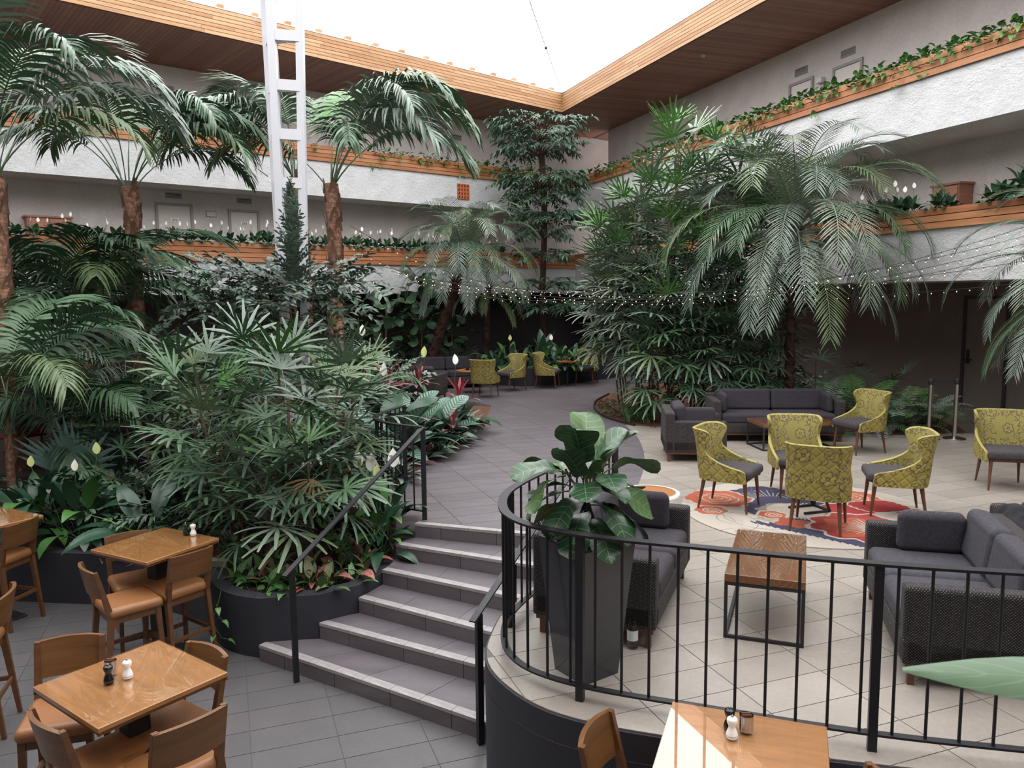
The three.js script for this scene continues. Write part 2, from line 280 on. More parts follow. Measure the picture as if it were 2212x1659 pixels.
sconce('R', 10.42, 8.05, -1.5, 'white box wall lamp between two top gallery doors over the terrace'); sconce('L', 4.83, 7.98, -1.3, 'white box wall lamp beside the top gallery door nearest the layered tree');
{ const g = put(thing('meter_cover', 'small grey hatch on the wall between doors 214 and 215', 'hatch'), 'L'); mesh('frame', sbox('L', 12.0, 12.27, 5.38, 5.54, -1.3, -1.28), frameGrey, g); mesh('cover', sbox('L', 12.02, 12.25, 5.4, 5.52, -1.28, -1.265), doorPaint, g); }
{ const g = put(thing('timber_cabinet', 'low reddish timber cabinet on the gallery behind the broadest palm trunk', 'cabinet'), 'L'); mesh('body', sbox('L', 15.5, 16.4, 3.55, 5.13, -1.29, -0.95), M.soffit[1], g); mesh('top', sbox('L', 15.46, 16.44, 5.13, 5.17, -1.29, -0.92), M.soffit[0], g); for (const k of [0, 1]) mesh('door', sbox('L', 15.53 + k * 0.43, 15.94 + k * 0.43, 3.6, 5.1, -0.95, -0.93), M.soffit[2], g); }
{ const g = put(thing('timber_cabinet', 'reddish timber cabinet behind the lilies on the gallery above the terrace', 'cabinet'), 'R'); mesh('body', sbox('R', 13.9, 14.5, 3.55, 5.2, -1.49, -1.15), M.soffit[1], g); mesh('top', sbox('R', 13.87, 14.53, 5.2, 5.24, -1.49, -1.12), M.soffit[0], g); for (const k of [0, 1]) mesh('door', sbox('R', 13.93 + k * 0.28, 14.19 + k * 0.28, 3.6, 5.17, -1.15, -1.13), M.soffit[2], g); }
{ // pierced terracotta panel in the parapet
  const g = put(thing('terracotta_screen', 'pierced terracotta panel set in the white parapet', 'screen'), 'L'), tc = std({ color: 0xb5633c, roughness: 0.8 });
  mesh('backing', sbox('L', 4.62, 5.06, 6.22, 6.68, 0, 0.01), M.blackFlat, g);
  for (let i = 0; i < 4; i++) for (let j = 0; j < 4; j++) {
    const sh = new THREE.Shape([[0, 0], [0.11, 0], [0.11, 0.115], [0, 0.115]].map((p) => new THREE.Vector2(...p))), ho = new THREE.Path(); ho.moveTo(0.03, 0.02); ho.lineTo(0.08, 0.02); ho.lineTo(0.08, 0.06); ho.absarc(0.055, 0.07, 0.026, 0, Math.PI, false); ho.lineTo(0.03, 0.02); sh.holes.push(ho);
    mesh('terracotta_block', new THREE.ExtrudeGeometry(sh, { depth: 0.03, bevelEnabled: false, curveSegments: 5 }).translate(-5.06 + i * 0.11, 6.22 + j * 0.115, 0.01), tc, g);
  }
}
tag(put(mesh('smoke_detector', lathe([[0, 0], [0.05, 0], [0.06, 0.03], [0.06, 0.05]]).translate(8.3, 9.0, 0.3), M.whiteSteel), 'R'), 'small round white smoke detector under the soffit over the terrace', 'smoke detector');

// ---------- floors ----------
const E1 = [0.9397, -0.342], E2 = [0.342, 0.9397];
function tileFloor(name, poly, y0, y, mats, groutMat, origin, most = 290) {
  const f = struct(name, prism(poly, y0, y - 0.006), groutMat), P = THREE.ShapeUtils.area(poly.map((p) => new THREE.Vector2(...p))) < 0 ? [...poly].reverse() : poly;
  const a = 0.615, b = 0.308, gp = 0.003, found = [], r = rng(poly.length * 17);
  const us = poly.map(([x, z]) => ((x - origin[0]) * E1[0] + (z - origin[1]) * E1[1]) / a), vs = poly.map(([x, z]) => ((x - origin[0]) * E2[0] + (z - origin[1]) * E2[1]) / b);
  for (let i = Math.floor(Math.min(...us)); i <= Math.max(...us); i++) for (let j = Math.floor(Math.min(...vs)); j <= Math.max(...vs); j++) {
    const at = (u, v) => [origin[0] + u * E1[0] + v * E2[0], origin[1] + u * E1[1] + v * E2[1]];
    let sq = [at(i * a + gp, j * b + gp), at((i + 1) * a - gp, j * b + gp), at((i + 1) * a - gp, (j + 1) * b - gp), at(i * a + gp, (j + 1) * b - gp)];
    if (THREE.ShapeUtils.area(sq.map((p) => new THREE.Vector2(...p))) < 0) sq.reverse();
    const c = clipTo(P, sq); if (c.length < 3 || area(c) < 0.004) continue;
    const cx = c.reduce((s, p) => s + p[0], 0) / c.length, cz = c.reduce((s, p) => s + p[1], 0) / c.length;
    const ahead = -cz > 1.5 && Math.abs(cx) < -cz * 0.7 + 0.6;
    found.push({ c, d: Math.hypot(cx, cz) + (ahead ? 0 : 100) });
  }
  found.sort((p, q) => p.d - q.d);
  const rest = [];
  found.forEach(({ c }, k) => { const g = prism(c, y - 0.008, y, false); if (k < most) mesh('tile', g, mats[Math.floor(r() * mats.length)], f); else rest.push(g); });
  if (rest.length) { const m = mesh('far_tiles', merge(rest), mats[0], f); m.userData.kind = 'stuff'; }
  return f;
}
const nose = [[0.05, -5.95], [-0.08, -5.65], [-0.155, -5.3], [-0.185, -5.0], [-0.15, -4.77], [-0.01, -4.49], [0.18, -4.27], [0.45, -4.11], [0.75, -4.0], [1.55, -3.77], [2.6, -3.55], [5, -3.2], [9.5, -2.5]];
const noseLine = spline(nose, 130);
const bound = spline([[2.04, -14.11], [2.08, -13.2], [2.03, -12.23], [1.85, -10.85], [1.57, -9.63], [1.25, -8.5], [0.98, -7.41]], 26);
const terrace = [...bound, [0.80, -7.45], [0.30, -6.45], ...noseLine, [13.5, -5.0], [10.3, -13.0], [7.61, -12.97], [6.22, -12.83], [5.5, -13.3], [4.5, -13.25], [3.3, -13.4], [2.69, -13.87]];
tileFloor('floor_terrace', terrace, 0, T, M.tileBeige, M.groutBeige, [1.23, -4.77]);
const bedEdge = spline([[-0.45, -16.8], [-0.5, -15.2], [-0.52, -14.2], [-0.73, -12.94], [-1.12, -11.65], [-1.35, -10.3], [-1.45, -9.7], [-1.62, -9.1], [-1.55, -8.6], [-1.25, -8.15]], 24);
const islandEdge = spline([[2.0, -14.37], [1.8, -14.94], [1.7, -16], [1.85, -17.25], [2.3, -18.5], [3.2, -20]], 16);
const pathPoly = [[-1.0, -8.082], [0.772, -7.472], [0.98, -7.44], ...[...bound].reverse(), ...islandEdge, [5, -22], [4.5, -25.5], [3.2, -22.5], [1.54, -21.1], [0.41, -20.5], [-0.57, -21.0], [-1.4, -21.6], [-3.6, -21.4], [-4.4, -19.2], [-2.5, -18.2], [-1.0, -17.6], ...bedEdge];
tileFloor('floor_path', pathPoly, 0, T, M.tileDark, M.groutDark, [0.83, -15.0]);
tileFloor('floor_dining', [[-14, -9.5], [-5, -9.5], [-2.2, -7.2], [0.3, -5.2], [1.2, -4.3], [13, -3.2], [15.4, 9.3], [-22.5, -6.8], [-20, -9]], -0.3, 0, M.tileLow, M.groutLow, [-0.64, -5.46]);
struct('floor_garden_base', prism([[-28, -4], [-5, -9], [12, -5], [16, -6], [14, -12], [4.5, -34], [-4, -29], [-20, -14]], -0.4, -0.02), M.soil);
// planting beds
const plantFront = spline([[-9.5, -8.9], [-7, -8.45], [-5.04, -8.2], [-4.3, -8.1], [-3.75, -7.98], [-3.25, -7.7], [-2.95, -7.35], [-2.72, -7.05], [-2.5, -6.9], [-2.3, -6.83]], 110);
const stairLeft = [[-2.3, -6.8], [-1.78, -6.91], [-1.46, -7.14], [-1.29, -7.47], [-1.2, -7.79], [-1.04, -8.02]];
struct('wall_planter_front', wallAlong([...plantFront, ...stairLeft.slice(1)], 0, 0.56, 0.14), M.planterPaint);
tag(mesh('garden_soil', prism([...plantFront.map(([x, z]) => [x, z - 0.1]), [-1.85, -7.05], [-1.56, -7.25], [-1.42, -7.6], [-1.3, -7.9], [-1.3, -8.5], [-2.2, -9.6], [-4.5, -10.6], [-9, -12]], 0, 0.5), M.soil), 'dark soil of the planted bed beside the stairs', 'soil');
tag(mesh('garden_soil', prism([[-13, -17], [-9, -11.2], [-4.4, -9.9], [-2.2, -9.2], [-1.6, -8.4], ...[...bedEdge].reverse().slice(1), [-1.0, -17.65], [-2.5, -18.25], [-4.45, -19.2], [-3.7, -21.45], [-1.4, -21.7], [3.2, -22.6], [4.2, -30], [-3, -26.5], [-12.5, -19]], 0, 0.86), M.soil), 'dark soil of the long bed along the grey path', 'soil');
tag(mesh('mulch_strip', prism([...bedEdge.map(([x, z]) => [x - 0.005, z]), ...[...bedEdge].reverse().map(([x, z]) => [x - 0.4, z - 0.15])], 0.84, 0.885), M.mulch), 'strip of reddish bark mulch along the grey path edge', 'mulch');
tag(mesh('garden_soil', prism([...islandEdge.map(([x, z]) => [x + 0.02, z]), [4.2, -21], [7, -19], [8.4, -15.5], [7.61, -13], [6.22, -12.87], [5.5, -13.34], [4.5, -13.29], [3.3, -13.44], [2.69, -13.9], [2.04, -14.14]], 0, 0.905), M.mulch), 'brown bark mulch island under the tall lady palms', 'soil');
{ const l = spline([[2.2, -13.98], [2.0, -14.37], [1.8, -14.94], [1.7, -16], [1.85, -17.25], [2.3, -18.5]].map(([x, z]) => [x, T - 0.02, z]), 24); tag(mesh('bed_edging', ribbon(l, 0.025, 0.06), M.blackFlat), 'thin dark curved edging round the mulch island', 'edging'); }
// retaining face of the terrace: two painted bands with a pale joint
{
  const out = [...noseLine].reverse();
  struct('wall_terrace_front', wallAlong(noseLine, -0.02, 0.715, -0.012), M.planterPaint);
  struct('trim_3', wallAlong(noseLine, 0.715, 0.725, -0.007), M.nosing);
  struct('trim_4', wallAlong(noseLine, 0.725, T - 0.012, -0.014), M.planterPaint);
}
{ // far curved planter behind the yellow chairs
  const l = spline([[-1.7, -22.3], [-1.2, -21.5], [-0.57, -21.0], [0.41, -20.5], [1.0, -20.65], [1.54, -21.1], [2.4, -21.9], [3.4, -22.9]], 28);
  struct('wall_planter_far', wallAlong([...l].reverse(), T - 0.1, 1.36, 0.12), M.planterPaint);
  tag(mesh('garden_soil', prism([...l.map(([x, z]) => [x, z - 0.06]), [4.5, -27], [0, -27], [-2.5, -24]], 0.8, 1.3), M.soil), 'soil of the raised curved planter behind the yellow chairs', 'soil');
}

// ---------- stairs ----------
{
  const st = thing('staircase', 'grey tiled fanned staircase of six steps with pale nosings', 'stairs');
  const Lp = [[-2.3, -6.78], [-1.78, -6.9], [-1.46, -7.12], [-1.29, -7.45], [-1.2, -7.78], [-1.03, -8.0]], Rp = [[-0.2, -5.44], [0.007, -5.87], [0.129, -6.125], [0.323, -6.526], [0.525, -6.94], [0.744, -7.388]];
  const rise = T / 6, r = rng(5);
  for (let k = 0; k < 6; k++) {
    const a = V(Lp[k][0], 0, Lp[k][1]), b = V(Rp[k][0], 0, Rp[k][1]), d = b.clone().sub(a), L = d.length(); d.normalize();
    const nrm = V(-d.z, 0, d.x); if (nrm.z < 0) nrm.negate(); // towards the viewer
    const inn = (p, t) => p.clone().addScaledVector(nrm, -t);
    const y1 = (k + 1) * rise, y0 = k * rise;
    // core of the step
    const a2 = k < 5 ? V(Lp[k + 1][0], 0, Lp[k + 1][1]) : inn(a, 0.25), b2 = k < 5 ? V(Rp[k + 1][0], 0, Rp[k + 1][1]) : inn(b, 0.25);
    const q = (v) => [v.x, v.z];
    mesh('step_core', prism([q(inn(a, 0.012)), q(inn(b, 0.012)), q(inn(b2, 0.02)), q(inn(a2, 0.02))], 0, y1 - 0.012), M.groutDark, st);
    // riser tiles
    const first = 0.12 + r() * 0.3;
    for (let s = 0, n = 0; s < L - 0.01; n++) { const e = Math.min(L, n === 0 ? first : s + 0.61); mesh('riser_tile', prism([q(a.clone().addScaledVector(d, s + 0.003)), q(a.clone().addScaledVector(d, e - 0.003)), q(inn(a.clone().addScaledVector(d, e - 0.003), 0.012)), q(inn(a.clone().addScaledVector(d, s + 0.003), 0.012))], y0, y1 - 0.028), M.tileDark[n % 3], st); s = e; }
    for (let s = 0, n = 0; s < L - 0.01; n++) { const e = Math.min(L, n === 0 ? first : s + 0.305); const A = a.clone().addScaledVector(d, s + 0.002), B = a.clone().addScaledVector(d, e - 0.002); const g = bar(inn(A, 0.039).setY(y1 - 0.014), inn(B, 0.039).setY(y1 - 0.014), 0.084, 0.028); mesh('nosing_tile', g, M.nosing, st); s = e; }
    if (k < 5) { // tread tiles behind the nosing
      const A = inn(a, 0.083), B = inn(b, 0.083), cut = [0, (first + 0.3) / L];
      while (cut[cut.length - 1] + 0.61 / L < 1) cut.push(cut[cut.length - 1] + 0.61 / L);
      cut.push(1);
      for (let n = 0; n + 1 < cut.length; n++) { const t0 = cut[n] + 0.001, t1 = cut[n + 1] - 0.001; mesh('tread_tile', prism([q(A.clone().lerp(B, t0)), q(A.clone().lerp(B, t1)), q(a2.clone().lerp(b2, t1)), q(a2.clone().lerp(b2, t0))], y1 - 0.012, y1 - 0.001), M.tileDark[n % 3], st); }
    }
  }
}
// ---------- railings ----------
function railing(label, pts, y, h, posts, n, name = 'balustrade') {
  const g = thing(name, label, 'railing'), c = new THREE.CatmullRomCurve3(pts.map(([x, z]) => V(x, 0, z)), false, 'centripetal'), L = c.getLength();
  const line = c.getSpacedPoints(Math.max(24, Math.round(L * 14)));
  mesh('top_rail', ribbon(line.map((p) => p.clone().setY(y + h - 0.014)), 0.06, 0.014), M.black, g);
  mesh('bottom_rail', ribbon(line.map((p) => p.clone().setY(y + 0.085)), 0.045, 0.012), M.black, g);
  for (let i = 1; i < n; i++) { const u = i / n, p = c.getPointAt(u); if (posts.some(([x, z]) => Math.hypot(x - p.x, z - p.z) < 0.045)) continue; const b = mesh('baluster', taper(V(0, 0, 0), V(0, h - 0.1, 0), 0.0085, 0.0085, 8), M.black, g); b.position.set(p.x, y + 0.09, p.z); }
  for (const [x, z, t = 0] of posts) { const p = mesh('post', box(0.045, h - 0.01, 0.045, 0, (h - 0.01) / 2, 0), M.black, g); p.position.set(x, y, z); p.rotation.y = t; }
}
railing('long black steel balustrade curving round the terrace end above the dining floor', [[0.98, -7.41], [0.68, -6.85], [0.33, -6.15], [0.06, -5.62], [-0.05, -5.3], [-0.07, -5.02], [-0.03, -4.78], [0.09, -4.57], [0.38, -4.36], [1.05, -4.1], [1.84, -3.83], [2.6, -3.65], [3.6, -3.45]], T, 1.0, [[0.98, -7.41, 0.45], [-0.03, -5.4, 0.3], [0.38, -4.36, -0.4], [1.84, -3.83, -0.3]], 44);
railing('small curved black balustrade beside the calathea bed at the stair head', [[-0.94, -8.14], [-1.2, -8.3], [-1.45, -8.55], [-1.56, -8.85], [-1.53, -9.2], [-1.36, -9.8]], T, 1.0, [[-0.94, -8.14, 0.3], [-1.36, -9.8, 0.2]], 15);
function handrail(label, a, b, ya, yb, posts) {
  const g = thing('handrail', label, 'handrail');
  const A = V(a[0], ya, a[1]), B = V(b[0], yb, b[1]), d = B.clone().sub(A).normalize();
  mesh('rail', bar(A.clone().addScaledVector(d, -0.1), B, 0.05, 0.014), M.black, g);
  for (const [x, z, y0, y1] of posts) { const p = mesh('post', box(0.045, y1 - y0, 0.045, 0, (y1 - y0) / 2, 0), M.black, g); p.position.set(x, y0, z); p.rotation.y = 0.5; }
}
handrail('sloping black handrail on the planted side of the stairs', [-1.86, -6.38], [-0.94, -8.13], 1.0, 1.89, [[-1.86, -6.38, 0, 0.99]]);
handrail('sloping black handrail on the terrace side of the stairs', [-0.255, -5.42], [0.8, -7.47], 1.0, 1.9, [[-0.255, -5.42, 0, 0.99], [0.8, -7.47, T, 1.89], [-0.01, -5.86, 0.3, 1.2]]);

// ---------- dining furniture on the lower floor ----------
const stool0 = (() => {
  const g = thing('bar_stool', 'wooden bar stool', 'stool'), sh = 0.66, w = 0.42, d = 0.42;
  for (const s of [-1, 1]) {
    mesh('leg', taperBox(V(s * (w / 2 - 0.01), 0, d / 2), V(s * (w / 2 - 0.03), sh, d / 2 - 0.03), 0.028, 0.03, 0.042, 0.042), M.stoolWood, g);
    mesh('leg', merge([taperBox(V(s * (w / 2 - 0.005), 0, -d / 2 - 0.05), V(s * (w / 2 - 0.025), sh, -d / 2 + 0.02), 0.028, 0.03, 0.04, 0.05), taperBox(V(s * (w / 2 - 0.025), sh - 0.005, -d / 2 + 0.02), V(s * (w / 2 - 0.022), 1.07, -d / 2 - 0.075), 0.04, 0.05, 0.034, 0.028)]), M.stoolWood, g);
  }
  mesh('seat_frame', merge([box(w - 0.05, 0.055, 0.025, 0, sh - 0.03, d / 2 - 0.03), box(w - 0.05, 0.055, 0.025, 0, sh - 0.03, -d / 2 + 0.03), box(0.025, 0.055, d - 0.05, w / 2 - 0.03, sh - 0.03, 0), box(0.025, 0.055, d - 0.05, -w / 2 + 0.03, sh - 0.03, 0)]), M.stoolWood, g);
  const c = new RoundedBoxGeometry(w + 0.015, 0.085, d + 0.02, 5, 0.04); const p = c.attributes.position;
  for (let i = 0; i < p.count; i++) { const x = p.getX(i), z = p.getZ(i), k = 1 - Math.pow(Math.abs(2 * x / w), 3) * 0.5 - Math.pow(Math.abs(2 * z / d), 3) * 0.5; if (p.getY(i) > 0) p.setY(i, p.getY(i) + 0.012 * Math.max(0, k)); }
  c.computeVertexNormals(); mesh('cushion', metricUV(c).translate(0, sh + 0.032, 0.005), M.leather, g);
  { // curved back panel
    const sg = 12, P = [], I = []; const th = 0.016;
    for (let i = 0; i <= sg; i++) { const x = lerp(-w / 2 + 0.006, w / 2 - 0.006, i / sg), k = 1 - Math.pow(2 * x / w, 2); for (const [y, f] of [[0.84, 0], [0.84, 1], [1.075, 1], [1.075, 0]]) { const lean = -lerp(0.2, 0.285, (y - 0.66) / 0.41) ; P.push(x, y - (y < 0.9 ? 0 : 0.01 * (1 - k)), lean - 0.045 * k + (f ? th : -th) / 1.2); } }
    for (let i = 0; i < sg; i++) for (let k = 0; k < 4; k++) { const a = i * 4 + k, b = i * 4 + (k + 1) % 4; I.push(a, b, b + 4, a, b + 4, a + 4); }
    I.push(0, 2, 1, 0, 3, 2); const e = sg * 4; I.push(e, e + 1, e + 2, e, e + 2, e + 3);
    const q = new THREE.BufferGeometry(); q.setAttribute('position', new THREE.Float32BufferAttribute(P, 3)); q.setIndex(I); let n = q.toNonIndexed(); n.computeVertexNormals(); n.setAttribute('uv', new THREE.Float32BufferAttribute(new Float32Array(n.attributes.position.count * 2), 2)); n = toCreasedNormals(n, 0.6);
    mesh('backrest', metricUV(n), M.stoolBack, g);
  }
  const y = 0.24; mesh('stretcher', box(w - 0.05, 0.035, 0.02, 0, y, d / 2 - 0.02), M.stoolWood, g);
  for (const s of [-1, 1]) mesh('stretcher', box(0.02, 0.035, d, s * (w / 2 - 0.02), y + 0.06, -0.02), M.stoolWood, g);
  mesh('stretcher', box(w - 0.05, 0.03, 0.02, 0, y + 0.06, -d / 2 - 0.02), M.stoolWood, g);
  return g;
})();
let firstStool = true;
function stool(x, z, turn, label) { if (firstStool) { firstStool = false; stool0.position.set(x, 0, z); stool0.rotation.y = turn; stool0.userData.label = label; stool0.userData.group = 'bar stools at the high tables'; return; } dup(stool0, [x, 0, z], turn, label, 'bar stools at the high tables'); }
const table0 = (() => {
  const g = thing('high_table', 'square high table', 'table'), a = 0.76, h = 1.06;
  mesh('table_top', rbox(a, 0.03, a, 0.006, 0, h - 0.023, 0), M.tableTop, g);
  mesh('glass_sheet', new THREE.BoxGeometry(a - 0.006, 0.006, a - 0.006).translate(0, h - 0.004, 0), M.glass, g);
  mesh('edge', merge([box(a, 0.018, 0.012, 0, h - 0.045, a / 2 - 0.012), box(a, 0.018, 0.012, 0, h - 0.045, -a / 2 + 0.012), box(0.012, 0.018, a, a / 2 - 0.012, h - 0.045, 0), box(0.012, 0.018, a, -a / 2 + 0.012, h - 0.045, 0)]), M.stoolWood, g);
  mesh('pedestal', rbox(0.13, h - 0.06, 0.13, 0.01, 0, (h - 0.06) / 2 + 0.01, 0), M.blackFlat, g);
  mesh('base_plate', rbox(0.46, 0.02, 0.46, 0.008, 0, 0.01, 0), M.blackFlat, g);
  return g;
})();
const TA = { c: [-2.23, -4.365], t: Math.atan2(0.59, 0.46) - Math.PI / 2 }, TB = { c: [-3.235, -6.92], t: Math.atan2(0.71, 0.33) - Math.PI / 2 };
const tang = (dx, dz) => Math.atan2(-dz, dx);
TA.t = tang(0.6, 0.445); TB.t = tang(0.66, 0.36);
table0.position.set(TA.c[0], 0, TA.c[1]); table0.rotation.y = TA.t; table0.userData.label = 'square glass topped wooden table with four stools, salt and pepper mills and metal cup';
dup(table0, [TB.c[0], 0, TB.c[1]], TB.t, 'square glass topped wooden table beside the curved dark planter');
dup(table0, [-5.35, 0, -7.75], tang(0.66, 0.36), 'square glass topped wooden table against the lily planter, farthest from the stairs');
{ const c = dup(table0, [1.06, 0, -3.46], tang(0.72, 0.26), 'square glass topped wooden table below the terrace balustrade, reflecting the sky'); c.scale.set(1, 1.12 / 1.06, 1); }
function around(Tb, i, off, slide = 0, turn = 0) { const a = Tb.t + i * Math.PI / 2, z = [Math.sin(a), Math.cos(a)], x = [Math.cos(a), -Math.sin(a)]; return [Tb.c[0] + z[0] * off + x[0] * slide, Tb.c[1] + z[1] * off + x[1] * slide, a + Math.PI + turn]; }
stool(-2.28, -4.125, 2.484, 'bar stool pushed under the table with the metal cup, back turned away from the planter');
stool(-1.917, -4.085, -2.278, 'bar stool on the balustrade side of the table with the metal cup');
stool(-2.095, -4.486, -0.615, 'bar stool on the staircase side of the table with the metal cup');
stool(-2.80, -4.62, 0.293, 'bar stool set askew at the table with the metal cup, farthest from the stairs');
stool(-3.285, -6.445, 2.342, 'bar stool seen side on at the table beside the curved planter');
stool(-3.03, -6.8, -2.2, 'bar stool between the curved planter and its table, back towards the stairs');
stool(-3.44, -6.95, 0.6435, 'bar stool tucked behind the table beside the curved planter');
stool(-5.165, -7.68, -1.772, 'bar stool in front of the lily planter at the farthest table');
stool(-4.12, -5.66, -1.265, 'bar stool standing alone on the dining floor between two tables');
stool(0.665, -3.64, 1.08, 'bar stool beside the sky-reflecting table, near the stairs');
stool(1.35, -3.28, -1.65, 'bar stool beside the sky-reflecting table, away from the stairs');
// cruets
const millProf = [[0, 0], [0.026, 0], [0.028, 0.006], [0.028, 0.02], [0.024, 0.035], [0.017, 0.05], [0.0165, 0.06], [0.021, 0.07], [0.025, 0.078], [0.026, 0.092], [0.022, 0.1], [0.01, 0.104], [0, 0.105]];
const mk = { white: std({ color: 0xeeeae4, roughness: 0.25 }), black: std({ color: 0x141214, roughness: 0.2 }) };
function mill(kind, x, y, z, label) { const g = thing(kind === 'white' ? 'salt_mill' : 'pepper_mill', label, 'mill', [x, y, z]); mesh('body', lathe(millProf), mk[kind], g); mesh('band', lathe([[0.0285, 0.012], [0.0292, 0.014], [0.0285, 0.017]]), std({ color: kind === 'white' ? 0xb8b0a8 : 0x3a3a3a, roughness: 0.3 }), g); mesh('knob', lathe([[0, 0.103], [0.006, 0.104], [0.007, 0.112], [0, 0.117]], 12), M.chrome, g); }
function cup(x, y, z, label) { const g = thing('metal_cup', label, 'cup', [x, y, z]); mesh('body', lathe([[0, 0.002], [0.03, 0], [0.034, 0.01], [0.034, 0.085], [0.0325, 0.085], [0.0325, 0.012], [0, 0.008]]), M.chrome, g); const paper = std({ color: 0x6a4532, roughness: 0.8 }); for (const [k, a] of [[-0.012, 0.1], [0.002, -0.15], [0.014, 0.05]]) { const s = mesh('sugar_sachet', box(0.044, 0.075, 0.004), paper, g); s.position.set(0, 0.055, k); s.rotation.x = a; } }
mill('black', -2.335, 1.06, -4.31, 'black pepper mill in front of the metal cup on the table near the stairs'); mill('white', -2.255, 1.06, -4.37, 'white salt mill beside a black mill and metal cup, table near the stairs'); cup(-2.375, 1.06, -4.415, 'steel cup of sugar sachets behind the black mill, table near the stairs');
mill('black', -3.06, 1.06, -7.16, 'black pepper mill on the table beside the curved planter'); mill('white', -2.985, 1.06, -7.14, 'white salt mill on the table beside the curved planter');
mill('white', 1.045, 1.12, -3.585, 'white salt mill on the sky-reflecting table'); mill('black', 1.055, 1.12, -3.665, 'black pepper mill behind the white mill on the sky-reflecting table'); cup(1.13, 1.12, -3.64, 'steel cup of sugar sachets on the sky-reflecting table');

// ---------- terrace furniture ----------
const damask = canvasTex(512, 512, (c, w, h) => { // taupe ground with yellow blossoms
  c.fillStyle = '#8f8546'; c.fillRect(0, 0, w, h);
  const r = rng(21);
  const flower = (x, y, s) => { for (const [ox, oy] of [[0, 0], [w, 0], [-w, 0], [0, h], [0, -h]]) {
    c.save(); c.translate(x + ox, y + oy); c.strokeStyle = '#5f5444'; c.lineWidth = s * 0.14; c.lineCap = 'round';
    for (let k = 0; k < 6; k++) { const a = k * Math.PI / 3 + 0.3; c.beginPath(); c.arc(Math.cos(a) * s * 0.55, Math.sin(a) * s * 0.55, s * 0.3, a - 1.7, a + 1.7); c.stroke(); }
    c.beginPath(); c.arc(0, 0, s * 0.2, 0, 7); c.stroke(); c.restore(); } };
  const F = [[130, 130, 95], [390, 380, 100], [380, 110, 62], [110, 390, 68], [256, 256, 50]];
  c.strokeStyle = '#5f5444'; c.fillStyle = '#5f5444';
  for (let k = 0; k < 26; k++) { const x = r() * w, y = r() * h; for (const [ox, oy] of [[0, 0], [w, 0], [-w, 0], [0, h], [0, -h]]) { c.save(); c.translate(x + ox, y + oy); c.rotate(k * 2.4); c.lineWidth = 10; c.beginPath(); c.arc(0, 0, 30 + (k % 4) * 8, 0, 2.4); c.stroke(); c.beginPath(); c.ellipse(34, 10, 20, 8, 0.8, 0, 7); c.fill(); c.restore(); } }
  c.fillStyle = '#938948';
  for (const [x, y, s] of F) { c.beginPath(); c.arc(x, y, s * 0.86, 0, 7); c.fill(); flower(x, y, s); }
});
const quiltBump = dataTex(256, 256, (x, y) => { const a = Math.abs(((x + y) % 1) - 0.5) * 2, b = Math.abs(((x - y + 1) % 1) - 0.5) * 2; const v = Math.pow(Math.min(1, 2.2 * Math.min(1 - a, 1) ), 0.5) * Math.pow(Math.min(1, 2.2 * (1 - b)), 0.5); return [v, v, v]; }, false);
M.damask = std({ roughness: 0.75, map: rep(damask, 2.6), bumpMap: rep(fineBump, 8), bumpScale: 0.001 });
M.quilt = std({ roughness: 0.8, map: rep(damask, 2.2), color: 0xf2ecd8, bumpMap: rep(quiltBump, 9, 9), bumpScale: 0.007 });
